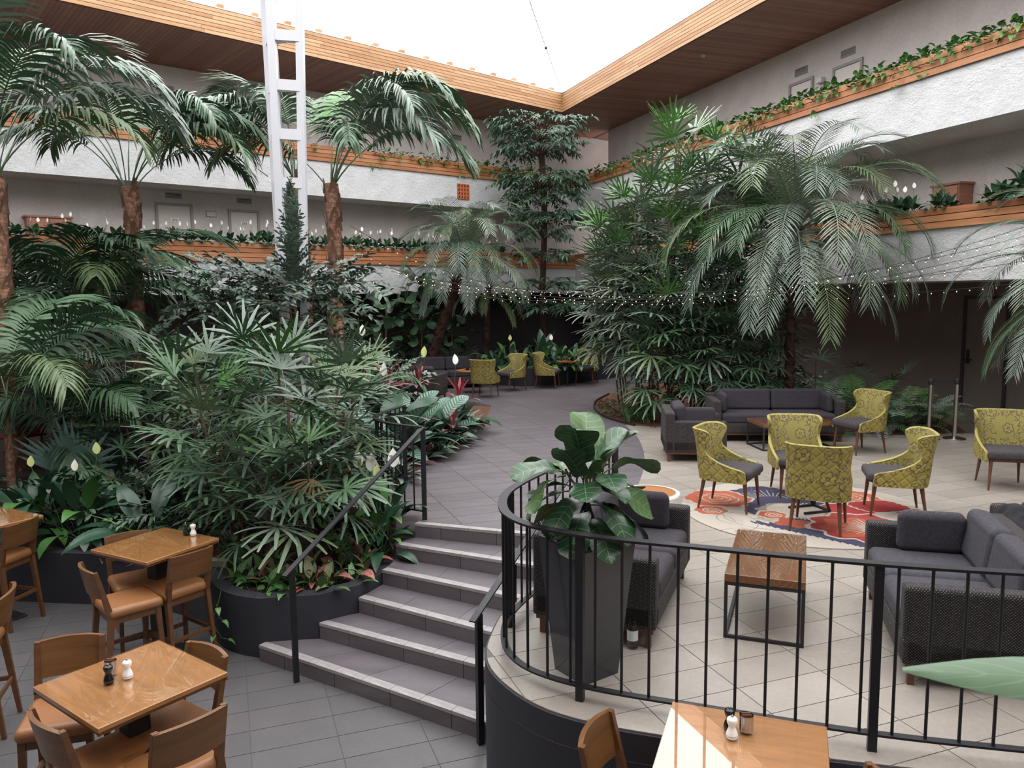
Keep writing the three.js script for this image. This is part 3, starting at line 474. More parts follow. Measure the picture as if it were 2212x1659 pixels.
const chair0 = (() => { // winged tub dining chair; front is +z
  const g = thing('tub_chair', 'yellow tub chair', 'chair');
  // plan of the shell: an open U, from the left front round the back to the right front; s runs 0..1
  const hw = 0.275, back = -0.27, front = 0.25, rr = 0.15;
  const U = []; const N = 44;
  const path = (s) => { // half path from back centre: returns x,z, nx,nz for the right side
    const l1 = hw - rr, l2 = rr * Math.PI / 2, l3 = front - (back + rr), L = l1 + l2 + l3; let d = s * L;
    if (d < l1) return [d, back, 0, -1, d]; d -= l1;
    if (d < l2) { const a = d / rr; return [hw - rr + Math.sin(a) * rr, back + rr - Math.cos(a) * rr, Math.sin(a), -Math.cos(a), d]; } d -= l2;
    return [hw - 0.02 * (d / l3) , back + rr + d, 1, 0, d];
  };
  const Ltot = hw - rr + rr * Math.PI / 2 + front - back - rr;
  // how far forward the edge reaches at height y: wing at the top, scooped in, then running out along the arm
  const reachPts = [[0.34, 1], [0.455, 1], [0.475, 0.95], [0.5, 0.8], [0.54, 0.64], [0.585, 0.53], [0.63, 0.465], [0.68, 0.45], [0.74, 0.49], [0.8, 0.54], [0.85, 0.55], [0.875, 0.5], [0.89, 0.42]];
  const reach = (y) => { for (let i = 1; i < reachPts.length; i++) if (y <= reachPts[i][0]) { const [a, b] = [reachPts[i - 1], reachPts[i]]; return lerp(a[1], b[1], (y - a[0]) / (b[0] - a[0])); } return 0.42; };
  const rows = [0.34, 0.37, 0.41, 0.455, 0.475, 0.5, 0.54, 0.585, 0.63, 0.68, 0.74, 0.8, 0.85, 0.875, 0.89], th = 0.034;
  function surf(off, uvs) { const P = [], uv = []; for (const y of rows) for (let i = 0; i <= N; i++) { const k = (i / N) * 2 - 1, e = reach(y), sg = Math.sign(k) || 1, [x, z, nx, nz] = path(Math.abs(k) * e); const lean = -(y - 0.34) * 0.14, pinch = 0.012 * Math.sin(Math.max(0, (y - 0.5) / 0.39) * Math.PI) * -1, flare = (y - 0.45) * 0.02; const o = off + flare + pinch; P.push(sg * (x + nx * o), y + (off ? 0.004 : 0), z + nz * o + lean); uv.push(k * e * Ltot * uvs, y * uvs); } return [P, uv]; }
  const build = (off, flip) => { const [P, uv] = surf(off, 1); const I = []; const w = N + 1; for (let j = 0; j < rows.length - 1; j++) for (let i = 0; i < N; i++) { const a = j * w + i, b = a + 1, c = a + w, d = c + 1; flip ? I.push(a, c, b, b, c, d) : I.push(a, b, c, b, d, c); } const q = new THREE.BufferGeometry(); q.setAttribute('position', new THREE.Float32BufferAttribute(P, 3)); q.setAttribute('uv', new THREE.Float32BufferAttribute(uv, 2)); q.setIndex(I); q.computeVertexNormals(); return { q, P }; };
  const outer = build(th, true), inner = build(0, false);
  mesh('shell', outer.q, M.quilt, g); mesh('inner_upholstery', inner.q, M.damask, g);
  { // padded rim joining both skins
    const w = N + 1, R = rows.length, loop = []; for (let j = 0; j < R; j++) loop.push(j * w); for (let i = 1; i < N; i++) loop.push((R - 1) * w + i); for (let j = R - 1; j >= 0; j--) loop.push(j * w + N);
    const P = [], I = [], uv = []; const bot = []; for (let i = N - 1; i > 0; i--) bot.push(i); const full = [...loop, ...bot];
    full.forEach((id, k) => { const o = outer.P.slice(id * 3, id * 3 + 3), n = inner.P.slice(id * 3, id * 3 + 3); P.push(...o, (o[0] + n[0]) / 2, (o[1] + n[1]) / 2 + (k < loop.length ? 0.012 : -0.004), (o[2] + n[2]) / 2, ...n); uv.push(k * 0.02, 0, k * 0.02, 0.02, k * 0.02, 0.04); });
    const m = full.length; for (let k = 0; k < m; k++) { const a = k * 3, b = ((k + 1) % m) * 3; for (const t of [0, 1]) I.push(a + t, a + t + 1, b + t, b + t, a + t + 1, b + t + 1); }
    const q = new THREE.BufferGeometry(); q.setAttribute('position', new THREE.Float32BufferAttribute(P, 3)); q.setAttribute('uv', new THREE.Float32BufferAttribute(uv, 2)); q.setIndex(I); q.computeVertexNormals(); mesh('rim', q, M.damask, g);
  }
  { const s = new RoundedBoxGeometry(0.53, 0.1, 0.56, 4, 0.04); const p = s.attributes.position; for (let i = 0; i < p.count; i++) { const z = p.getZ(i), x = p.getX(i); if (p.getY(i) > 0) p.setY(i, p.getY(i) + 0.018 * (1 - Math.pow(Math.abs(x) / 0.27, 2)) * (1 - Math.pow(Math.abs(z) / 0.29, 2))); } s.computeVertexNormals(); mesh('seat', metricUV(s).translate(0, 0.425, 0.01), M.seatGrey, g); }
  mesh('under_frame', box(0.46, 0.04, 0.46, 0, 0.365, 0), M.legWood, g);
  for (const s of [-1, 1]) { mesh('leg', taper(V(s * 0.235, 0, 0.25), V(s * 0.215, 0.37, 0.215), 0.011, 0.024, 8), M.legWood, g); mesh('leg', taper(V(s * 0.235, 0, -0.285), V(s * 0.205, 0.37, -0.225), 0.011, 0.024, 8), M.legWood, g); }
  return g;
})();
let fc = true;
function tub(x, z, turn, label) { const G = 'yellow patterned tub chairs'; if (fc) { fc = false; chair0.position.set(x, T, z); chair0.rotation.y = turn; tag(chair0, label, 'chair', G); } else dup(chair0, [x, T, z], turn, label, G); }
tub(2.40, -8.50, 1.0, 'yellow patterned tub chair on the rug facing the middle, beside the dark armchair');
tub(3.33, -9.05, -0.12, 'yellow tub chair on the far rim of the rug, patterned inside showing');
tub(3.07, -7.72, 2.66, 'yellow tub chair showing its diamond quilted back');
tub(4.06, -8.22, -1.85, 'yellow tub chair on the rug nearest the grey sofa, back to the lone chair');
tub(5.13, -11.5, -1.25, 'yellow tub chair beside the sofa coffee table, in front of the ferns');
tub(5.93, -9.3, -0.28, 'yellow tub chair standing alone near the queue posts');
tub(-0.62, -18.3, 2.85, 'yellow tub chair by the far planter seen from behind');
tub(-0.02, -19.5, -0.9, 'yellow tub chair by the far planter turned to the round table with cups');
tub(0.92, -20.0, 1.3, 'yellow tub chair by the far planter with its back to the other pair');
tub(2.0, -20.95, -0.35, 'yellow tub chair behind the small round table, deepest in the court');
// sofas; front is +z, origin on the floor under the middle
function sofa(name, label, category, w, d, seats, p, turn, o = {}) {
  const g = thing(name, label, category, [p[0], T, p[1]], turn), arm = 0.13, ah = o.ah ?? 0.6, bh = o.bh ?? 0.68, lift = 0.14, sh = 0.41;
  mesh('base', rbox(w, 0.16, d, 0.02, 0, lift + 0.08, 0), M.tweed, g);
  mesh('backrest', rbox(w, bh - lift, 0.14, 0.03, 0, lift + (bh - lift) / 2, -d / 2 + 0.07), M.tweed, g);
  for (const s of [-1, 1]) mesh('arm', rbox(arm, ah - lift, d - 0.1, 0.03, s * (w / 2 - arm / 2), lift + (ah - lift) / 2, 0.05), M.tweed, g);
  const iw = (w - 2 * arm - 0.01) / seats, cu = o.cushion || M.cushion;
  const cush = (cw, ch, cd, puff) => { const c = new RoundedBoxGeometry(cw, ch, cd, 6, Math.min(0.05, ch / 2.1)); const q = c.attributes.position; for (let i = 0; i < q.count; i++) { const a = 1 - Math.pow(Math.abs(2 * q.getX(i) / cw), 2), b = 1 - Math.pow(Math.abs(2 * q.getZ(i) / cd), 2), e = 1 - Math.pow(Math.abs(2 * q.getY(i) / ch), 2); q.setXYZ(i, q.getX(i), q.getY(i) + Math.sign(q.getY(i)) * puff * a * b, q.getZ(i) + Math.sign(q.getZ(i)) * puff * 0.6 * a * e); } c.computeVertexNormals(); return metricUV(c); };
  for (let k = 0; k < seats; k++) {
    const x = -w / 2 + arm + 0.005 + iw * (k + 0.5);
    mesh('seat_cushion', cush(iw - 0.006, 0.16, d - 0.17, 0.018).translate(x, sh - 0.04, 0.08), cu, g);
    const b = mesh('back_cushion', cush(iw - 0.01, 0.34, 0.16, 0.02), cu, g); b.position.set(x, sh + 0.2, -d / 2 + 0.235); b.rotation.x = -0.16;
  }
  for (const s of o.pillows || []) { const q = mesh('side_pillow', cush(0.1, 0.3, 0.44, 0.02), cu, g); q.position.set(s * (w / 2 - arm - 0.07), sh + 0.19, 0.06); q.rotation.z = s * 0.1; }
  const rail = o.legs || M.legWood; mesh('plinth', box(w - 0.04, 0.03, d - 0.04, 0, lift - 0.015, 0), rail, g);
  for (const a of [-1, 1]) for (const b of [-1, 1]) mesh('leg', box(0.04, lift - 0.03, 0.04, a * (w / 2 - 0.06), (lift - 0.03) / 2, b * (d / 2 - 0.06)), rail, g);
  return g;
}
sofa('armchair', 'dark tweed armchair with wooden feet beside the mulch island', 'armchair', 0.92, 0.85, 1, [2.62, -11.3], 1.45, { ah: 0.58, bh: 0.7, pillows: [-1] });
sofa('sofa', 'dark tweed sofa against the ferns behind the long coffee table', 'sofa', 2.05, 0.85, 2, [4.25, -12.72], -0.07, { ah: 0.66, bh: 0.7, pillows: [-1, 1] });
sofa('sofa', 'dark tweed two-seat sofa beside the potted fig, back to the stairs', 'sofa', 1.5, 0.86, 2, [0.80, -5.82], 1.2, { ah: 0.62, bh: 0.72, pillows: [1] });
sofa('sofa', 'dark tweed sofa with grey cushions and a back pillow, near the low square coffee table', 'sofa', 1.5, 0.95, 2, [2.97, -5.07], -1.845, { ah: 0.62, bh: 0.72, cushion: M.cushionGrey, pillows: [-1] });
sofa('armchair', 'dark tweed armchair with a black jacket thrown over it', 'armchair', 0.95, 0.85, 1, [4.12, -5.5], 1.57, { ah: 0.62, bh: 0.72 });
sofa('sofa', 'dark purple sofa at the far planter behind the round table with cups', 'sofa', 1.9, 0.8, 2, [-1.7, -20.35], 0.28, { ah: 0.6, bh: 0.7 });
sofa('armchair', 'dark armchair half hidden behind the red-leaved plants', 'armchair', 0.95, 0.8, 1, [-2.05, -17.9], 2.9, { ah: 0.6, bh: 0.66 });
// jacket: crumpled cloth over the armchair
{
  const P = new THREE.PlaneGeometry(0.62, 0.5, 34, 28).rotateX(-Math.PI / 2), q = P.attributes.position;
  for (let i = 0; i < q.count; i++) { const x = q.getX(i), z = q.getZ(i); let y = 0.055 + 0.05 * noise.noise(x * 6, z * 6, 1.1) + 0.03 * noise.noise(x * 14, z * 14, 2.7); const over = Math.max(0, Math.abs(x) - 0.13); y -= over * 0.95; q.setXYZ(i, x * (1 - over * 0.9), y, z + 0.03 * noise.noise(x * 5, z * 5, 6)); }
  P.computeVertexNormals(); const b = P.clone().translate(0, -0.012, 0);
  const j = tag(mesh('jacket', merge([P, b]), std({ color: 0x141418, roughness: 0.95, side: THREE.DoubleSide })), 'crumpled black jacket on the back of the dark armchair', 'jacket'); j.position.set(3.77, T + 0.71, -5.5); j.rotation.y = 0.02;
}
// coffee tables
M.glassSheet = M.glass;
function coffee(label, w, d, h, p, turn) {
  const g = thing('coffee_table', label, 'coffee table', [p[0], T, p[1]], turn);
  mesh('table_top', rbox(w, 0.055, d, 0.004, 0, h - 0.034, 0), M.coffeeTop, g);
  mesh('glass_sheet', new THREE.BoxGeometry(w, 0.006, d).translate(0, h - 0.003, 0), M.glassSheet, g);
  const fy = h - 0.062, t = 0.022, f = [];
  for (const a of [-1, 1]) for (const b of [-1, 1]) f.push(box(t, fy, t, a * (w / 2 - t / 2), fy / 2, b * (d / 2 - t / 2)));
  for (const y of [t / 2, fy - t / 2]) { for (const b of [-1, 1]) f.push(box(w - 2 * t, t, t, 0, y, b * (d / 2 - t / 2))); for (const a of [-1, 1]) f.push(box(t, t, d - 2 * t, a * (w / 2 - t / 2), y, 0)); }
  for (const [k, q] of f.entries()) mesh(k < 4 ? 'leg' : 'frame_bar', q, M.blackFlat, g);
  return g;
}
const moire = dataTex(512, 512, (x, y) => { const wv = tn(x, y, 3, 4, 2.1) * 2.2 + tn(x, y, 7, 7, 5.5) * 0.5; const l = Math.pow(0.5 + 0.5 * Math.sin((y * 16 + wv * 6) * Math.PI * 2), 4); const v = 0.8 + 0.2 * l; return [v, v * 0.97, v * 0.93]; });
M.coffeeTop = phys({ color: 0x84593a, roughness: 0.35, map: rep(moire, 1.6), clearcoat: 0.3 });
coffee('square wooden coffee table on a black steel frame between two sofas', 0.52, 1.08, 0.46, [1.87, -5.6], -0.36);
coffee('long wooden coffee table on a black steel frame before the far tweed sofa', 1.15, 0.6, 0.42, [4.28, -11.95], 0.12);
function pedestalTable(label, r, h, p, name = 'round_table') { const g = thing(name, label, 'table', [p[0], T, p[1]]); mesh('table_top', lathe([[0, h - 0.035], [r - 0.01, h - 0.035], [r, h - 0.025], [r, h - 0.006], [r - 0.006, h], [0, h]], 40), M.honey, g); mesh('column', taper(V(0, 0, 0), V(0, h - 0.03, 0), 0.025, 0.025, 12), M.blackFlat, g); mesh('foot', merge([box(0.42, 0.02, 0.05, 0, 0.01, 0), box(0.05, 0.02, 0.42, 0, 0.01, 0)]), M.blackFlat, g); return g; }
pedestalTable('small round wooden table between the far yellow chairs', 0.29, 0.66, [1.45, -20.42]);
pedestalTable('round wooden table with dark cups before the far purple sofa', 0.42, 0.56, [-0.95, -19.15]);
pedestalTable('low round wooden table half hidden by red-leaved plants', 0.22, 0.55, [-2.25, -17.15]);
{ const g = pedestalTable('round wooden table with a pale rim behind the sofa beside the potted fig', 0.27, 0.5, [1.28, -7.25]); mesh('pale_rim', lathe([[0.27, 0.465], [0.285, 0.47], [0.285, 0.502], [0.25, 0.504]], 40), std({ color: 0xe8dfd2, roughness: 0.4 }), g); }
{ const g = thing('side_table', 'small black framed side table in the middle of the rug', 'table', [3.2, T + 0.012, -8.32], 0.3); mesh('table_top', lathe([[0, 0.425], [0.2, 0.425], [0.205, 0.44], [0, 0.45]], 32), M.honey, g); mesh('frame', merge([bar(V(-0.16, 0.012, -0.12), V(0.16, 0.012, -0.12), 0.025), bar(V(-0.16, 0.012, 0.14), V(0.16, 0.012, 0.14), 0.025), bar(V(0.16, 0.012, -0.12), V(0.16, 0.012, 0.14), 0.025)]), M.blackFlat, g); for (const z of [-0.12, 0.14]) mesh('leg', bar(V(0.16, 0.012, z), V(0.02, 0.43, z * 0.5), 0.05, 0.025), M.blackFlat, g); }
for (const [x, z, l] of [[-1.08, -19.1, 'black cup and saucer on the far round table, nearer the red plants'], [-0.82, -19.18, 'black cup and saucer on the far round table, nearer the yellow chairs']]) { const g = thing('coffee_cup', l, 'cup', [x, T + 0.56, z]); mesh('saucer', lathe([[0, 0], [0.05, 0.003], [0.075, 0.012], [0.05, 0.008], [0, 0.006]]), mk.black, g); mesh('cup_body', lathe([[0, 0.008], [0.028, 0.008], [0.04, 0.05], [0.037, 0.05], [0.026, 0.014], [0, 0.014]]), mk.black, g); }
// rug
{
  const S = 1024, k = S / 2.66; // metres to pixels; rug centre (3.19,-8.33)
  const tex = canvasTex(S, S, (c) => {
    const X = (x) => S / 2 + (x - 3.19) * k, Z = (z) => S / 2 + (z + 8.33) * k, r = rng(33);
    c.fillStyle = '#ddd3c4'; c.fillRect(0, 0, S, S);
    const blob = (x, z, rad0, col, lobes = 0, amp = 0.12, sq = 1) => { c.fillStyle = col; c.beginPath(); for (let i = 0; i <= 90; i++) { const a = i / 90 * Math.PI * 2, q = rad0 * k * (1 + amp * Math.sin(a * lobes + x * 3) + 0.03 * Math.sin(a * 17)); c.lineTo(X(x) + Math.cos(a) * q, Z(z) + Math.sin(a) * q * sq); } c.fill(); };
    const rays = (x, z, r0, r1, n, col, lw) => { c.strokeStyle = col; c.lineWidth = lw; for (let i = 0; i < n; i++) { const a = i / n * Math.PI * 2, q = r1 * (0.8 + 0.35 * r()); c.beginPath(); c.moveTo(X(x) + Math.cos(a) * r0 * k, Z(z) + Math.sin(a) * r0 * k); c.lineTo(X(x) + Math.cos(a) * q * k, Z(z) + Math.sin(a) * q * k); c.stroke(); } };
    for (let i = 0; i < 16; i++) blob(3.19 + (r() - 0.5) * 2.4, -8.33 + (r() - 0.5) * 2.4, 0.1 + r() * 0.18, ['#cfc6b4', '#e6ddcf', '#c9beaa'][i % 3], 3, 0.3);
    // navy ring with cream heart
    blob(2.95, -8.95, 0.42, '#4a4566', 5, 0.07); rays(2.95, -8.72, 0.2, 0.42, 40, '#d9cfbf', 5);
    blob(3.05, -8.35, 0.52, '#4a4566', 6, 0.05, 0.85); blob(3.05, -8.3, 0.4, '#d8cdba', 7, 0.06, 0.8); rays(3.05, -8.3, 0.3, 0.42, 60, '#453f5e', 6);
    // orange blossoms
    for (const [x, z, q] of [[2.35, -8.85, 0.36], [2.15, -8.35, 0.17], [2.75, -8.15, 0.14], [3.85, -8.85, 0.33], [4.25, -8.2, 0.16]]) { blob(x, z, q + 0.03, '#e9dccb', 6, 0.06); blob(x, z, q, '#d5694a', 6, 0.06); blob(x + 0.03, z + 0.02, q * 0.72, '#dd7f5c', 5, 0.1); c.strokeStyle = '#efe0d0'; c.lineWidth = 6; for (let i = 0; i < 7; i++) { c.beginPath(); c.arc(X(x), Z(z), q * k * (0.15 + i * 0.085), i * 2.1, i * 2.1 + 2.2); c.stroke(); } }
    for (const [x, z, q] of [[3.65, -8.35, 0.28], [4.02, -8.45, 0.3]]) { blob(x, z, q + 0.03, '#e3d8ca', 4, 0.05, 0.8); blob(x, z, q, '#c23a36', 4, 0.08, 0.8); }
    // navy sweep and the large red flower
    c.fillStyle = '#4d4869'; c.beginPath(); c.moveTo(X(2.45), Z(-7.95)); for (let i = 0; i <= 30; i++) { const t = i / 30; c.lineTo(X(lerp(2.45, 3.6, t)), Z(-7.95 + 0.65 * t + 0.05 * Math.sin(i * 2.1))); } c.lineTo(X(4.1), Z(-7.1)); c.lineTo(X(3.2), Z(-7.05)); for (let i = 0; i <= 30; i++) { const t = i / 30; c.lineTo(X(lerp(3.2, 2.45, t)), Z(-7.1 - 0.8 * t + (i % 2) * 0.05)); } c.fill();
    blob(3.5, -7.68, 0.52, '#e7dacb', 9, 0.07); blob(3.5, -7.68, 0.48, '#c4453a', 9, 0.08); blob(3.45, -7.65, 0.34, '#d96d4e', 7, 0.14); rays(3.6, -7.62, 0.1, 0.3, 34, '#ead9c8', 6); blob(3.6, -7.62, 0.15, '#dccfbf', 6, 0.15); blob(3.6, -7.62, 0.06, '#c8443c', 5, 0.2);
    blob(2.85, -7.85, 0.16, '#d5694a', 4, 0.2); blob(4.3, -7.9, 0.2, '#5a547a', 4, 0.25); rays(4.25, -7.95, 0.05, 0.25, 20, '#e2d7c8', 4);
    c.strokeStyle = '#8f877c'; c.lineWidth = 3; for (let i = 0; i < 14; i++) { c.beginPath(); c.arc(S * r(), S * r(), 60 + 130 * r(), r() * 6, r() * 6 + 2); c.stroke(); }
    const d = c.getImageData(0, 0, S, S); for (let i = 0; i < d.data.length; i += 4) { const n = (r() - 0.5) * 22; d.data[i] += n; d.data[i + 1] += n; d.data[i + 2] += n; } c.putImageData(d, 0, 0);
  });
  const g = new THREE.CylinderGeometry(1.33, 1.33, 0.012, 96).translate(0, 0.006, 0), p = g.attributes.position, uv = g.attributes.uv;
  for (let i = 0; i < p.count; i++) uv.setXY(i, 0.5 + p.getX(i) / 2.66, 0.5 - p.getZ(i) / 2.66);
  const m = tag(mesh('rug', g, std({ map: tex, color: 0xb6b6b6, roughness: 0.95 })), 'round rug with orange, red and navy flowers under the yellow chairs', 'rug'); m.position.set(3.19, T, -8.33);
}
// queue posts
{ const g = thing('barrier_posts', 'pair of steel queue posts joined by a black belt bar', 'barrier', [6.88, T, -12.45]);
  for (const s of [-1, 1]) { mesh('post', taper(V(s * 0.21, 0.02, 0), V(s * 0.21, 0.9, 0), 0.03, 0.03, 16), M.chrome, g); const b = mesh('base', lathe([[0, 0], [0.17, 0], [0.17, 0.012], [0.12, 0.028], [0.04, 0.04], [0, 0.04]], 28), M.chrome, g); b.position.x = s * 0.21; const h = mesh('post_head', lathe([[0, 0.88], [0.036, 0.88], [0.036, 0.97], [0, 0.98]], 16), M.blackFlat, g); h.position.x = s * 0.21; }
  mesh('belt', box(0.36, 0.05, 0.008, 0, 0.93, 0), M.blackFlat, g); }
// bottle behind the tall pot
{ const g = thing('bottle', 'clear glass water bottle on the tiles beside the tall pot', 'bottle', [0.79, T, -5.04]); mesh('glass_body', lathe([[0, 0.004], [0.034, 0], [0.037, 0.01], [0.037, 0.16], [0.03, 0.19], [0.015, 0.225], [0.0135, 0.285], [0.015, 0.29]], 24), phys({ color: 0xf2f6f4, roughness: 0.03, transmission: 1, thickness: 0.004, ior: 1.5 }), g); mesh('bottle_label', lathe([[0.0378, 0.06], [0.0378, 0.13]], 24), std({ color: 0xc8cdd2, roughness: 0.7, side: THREE.DoubleSide }), g); }
// tall tapered pot
const pot = thing('tall_pot', 'tall tapered glossy charcoal square pot at the terrace end', 'pot', [0.45, T, -4.72], 0.62);
{
  const h = 0.86, a0 = 0.14, a1 = 0.212, g = new THREE.CylinderGeometry(a1 * Math.SQRT2, a0 * Math.SQRT2, h, 4, 1, true).rotateY(Math.PI / 4).translate(0, h / 2, 0), gi = new THREE.CylinderGeometry((a1 - 0.018) * Math.SQRT2, (a1 - 0.022) * Math.SQRT2, 0.1, 4, 1, true).rotateY(Math.PI / 4).translate(0, h - 0.05, 0);
  const flat = (q) => { const n = q.toNonIndexed(); n.computeVertexNormals(); return n; };
  mesh('body', merge([flat(g), box(a0 * 2, 0.01, a0 * 2, 0, 0.005, 0)]), phys({ color: 0x24252d, roughness: 0.25, clearcoat: 0.35, clearcoatRoughness: 0.08 }), pot);
  const rim = []; for (const s of [-1, 1]) { rim.push(box(a1 * 2, 0.012, 0.02, 0, h, s * (a1 - 0.01)), box(0.02, 0.012, a1 * 2 - 0.04, s * (a1 - 0.01), h, 0)); } mesh('rim', merge(rim), M.planterPaint, pot);
  mesh('inner_wall', flat(gi), M.planterPaint, pot);
  mesh('soil', box(a1 * 2 - 0.04, 0.02, a1 * 2 - 0.04, 0, h - 0.06, 0), M.soil, pot);
  const f = new THREE.SphereGeometry(1, 40, 20, 0, Math.PI * 2, 0, Math.PI / 2), p = f.attributes.position; for (let i = 0; i < p.count; i++) { const v = V().fromBufferAttribute(p, i), n = 1 + 0.25 * noise.noise(v.x * 4, v.y * 4, v.z * 4) + 0.12 * noise.noise(v.x * 14, v.y * 14, v.z * 14); p.setXYZ(i, Math.sign(v.x) * Math.pow(Math.abs(v.x), 0.6) * 0.18 * Math.min(1, n * 0.95), v.y * 0.085 * n, Math.sign(v.z) * Math.pow(Math.abs(v.z), 0.6) * 0.18 * Math.min(1, n * 0.95)); } f.computeVertexNormals();
  const fm = mesh('coir_fibre', f.translate(0, h - 0.06, 0), std({ color: 0xa8613a, roughness: 1, map: rep(mottled, 2), bumpMap: rep(stuccoBump, 2), bumpScale: 0.03 }), pot); fm.userData.label = 'orange brown coir fibre';
}

// ---------- plants: shapes ----------
class Q { // triangle collector
  constructor() { this.P = []; this.U = []; this.I = []; }
  section(list) { const b = this.P.length / 3; for (const [p, u, v] of list) { this.P.push(p.x, p.y, p.z); this.U.push(u, v); } return b; }
  link(a, b, n) { for (let k = 0; k < n - 1; k++) this.I.push(a + k, b + k, a + k + 1, a + k + 1, b + k, b + k + 1); }
  stem(pts, r0, r1, n = 5) { let prev = -1; pts.forEach((p, i) => { const t = pts[Math.min(pts.length - 1, i + 1)].clone().sub(pts[Math.max(0, i - 1)]).normalize(), a = V().crossVectors(t, Math.abs(t.y) > 0.95 ? V(1, 0, 0) : V(0, 1, 0)).normalize(), b = V().crossVectors(t, a), r = lerp(r0, r1, i / (pts.length - 1)), L = []; for (let k = 0; k <= n; k++) { const w = k / n * Math.PI * 2; L.push([p.clone().addScaledVector(a, Math.cos(w) * r).addScaledVector(b, Math.sin(w) * r), i * 0.05, k / n]); } const s = this.section(L); if (prev >= 0) this.link(prev, s, n + 1); prev = s; }); return this; }
  blade(pts, sideV, width, fold = 0, upV = null) { // strip with a middle rib; width(t) half-width
    let prev = -1; const n = pts.length;
    pts.forEach((p, i) => { const t = i / (n - 1), w = width(t), t1 = pts[Math.min(n - 1, i + 1)].clone().sub(pts[Math.max(0, i - 1)]).normalize(), s = sideV.clone().addScaledVector(t1, -sideV.dot(t1)).normalize(), u = upV || V().crossVectors(t1, s).normalize();
      const L = fold ? [[p.clone().addScaledVector(s, -w).addScaledVector(u, w * fold), t, 0], [p, t, 0.5], [p.clone().addScaledVector(s, w).addScaledVector(u, w * fold), t, 1]] : [[p.clone().addScaledVector(s, -w), t, 0], [p.clone().addScaledVector(s, w), t, 1]];
      const b = this.section(L); if (prev >= 0) this.link(prev, b, L.length); prev = b; });
    return this;
  }
  geo() { const g = new THREE.BufferGeometry(); g.setAttribute('position', new THREE.Float32BufferAttribute(this.P, 3)); g.setAttribute('uv', new THREE.Float32BufferAttribute(this.U, 2)); g.setIndex(this.I); g.computeVertexNormals(); return g; }
}
const bend = (p, d, L, n, sag) => { const out = [p.clone()]; let q = p.clone(), v = d.clone().normalize(); for (let i = 0; i < n; i++) { q = q.clone().addScaledVector(v, L / n); out.push(q); v = v.clone().add(V(0, -sag / n, 0)).normalize(); } return out; };
// feather palm frond: base at the origin, growing towards +x, y up
function frond({ len, el, arch, petiole = 0.2, pairs = 36, leaf = 0.5, w = 0.014, sag = 1.2, lift = 0.25, a0 = 70, a1 = 28, seed = 1, segs = 4, stem = 0.014 }) {
  const q = new Q(), r = rng(seed), n = 26, C = [V(0, 0, 0)]; let th = rad(el), p = V(0, 0, 0); const dz = (r() - 0.5) * 0.25;
  for (let i = 1; i <= n; i++) { const t = i / n; p = p.clone().add(V(Math.cos(th), Math.sin(th), dz * t * 0.4).multiplyScalar(len / n)); C.push(p); th -= rad(arch) / n * (0.35 + 1.3 * t); }
  const curve = new THREE.CatmullRomCurve3(C); q.stem(C.filter((_, i) => i % 2 === 0), stem, stem * 0.25, 5);
  for (let i = 0; i < pairs; i++) for (const s of [-1, 1]) {
    const t = petiole + (1 - petiole) * (i + 0.5 + (s > 0 ? 0.3 : 0)) / (pairs + 0.5), P = curve.getPoint(Math.min(1, t)), Tn = curve.getTangent(Math.min(1, t)), k = (t - petiole) / (1 - petiole);
    const ang = rad(lerp(a0, a1, k) + (r() - 0.5) * 9), Up = V().crossVectors(V(0, 0, 1), Tn).normalize();
    const d = Tn.clone().multiplyScalar(Math.cos(ang)).addScaledVector(V(0, 0, s), Math.sin(ang)).addScaledVector(Up, lift * (0.6 + 0.8 * r())).normalize();
    const L = leaf * (0.45 + 0.75 * Math.sin(Math.PI * (0.12 + 0.8 * k))) * (0.88 + 0.24 * r());
    q.blade(bend(P, d, L, segs, sag * (0.75 + 0.5 * r())), Tn, (u) => w * Math.max(0.06, Math.sin(Math.PI * (0.12 + 0.86 * u))) * (u > 0.98 ? 0.2 : 1));
  }
  return q.geo();
}
// fan leaf of a lady palm: stalk from the origin towards +x, then fingers
function fan({ stalk = 0.35, el = 25, n = 9, L = 0.36, w = 0.024, spread = 105, sag = 0.7, face = 10, seed = 1 }) {
  const q = new Q(), r = rng(seed), S = bend(V(0, 0, 0), V(Math.cos(rad(el)), Math.sin(rad(el)), 0), stalk, 4, 0.25), hub = S[4]; q.stem(S, 0.006, 0.004, 4);
  const f = V(Math.cos(rad(face)), Math.sin(rad(face)), 0), up = V(-Math.sin(rad(face)), Math.cos(rad(face)), 0);
  for (let i = 0; i < n; i++) {
    const a = rad(lerp(-spread, spread, i / (n - 1)) + (r() - 0.5) * 8), d = f.clone().multiplyScalar(Math.cos(a)).addScaledVector(V(0, 0, 1), Math.sin(a)).addScaledVector(up, 0.12 + 0.15 * r()), l = L * (0.78 + 0.3 * Math.cos(a * 0.55)) * (0.92 + 0.16 * r());
    const side = V().crossVectors(d, up).normalize();
    q.blade(bend(hub, d, l, 5, sag * (0.7 + 0.6 * r())), side, (u) => w * (u < 0.5 ? lerp(0.25, 1, Math.min(1, u * 2.4)) : lerp(1, 0.42, (u - 0.5) * 2)), 0.22);
  }
  return q.geo();
}
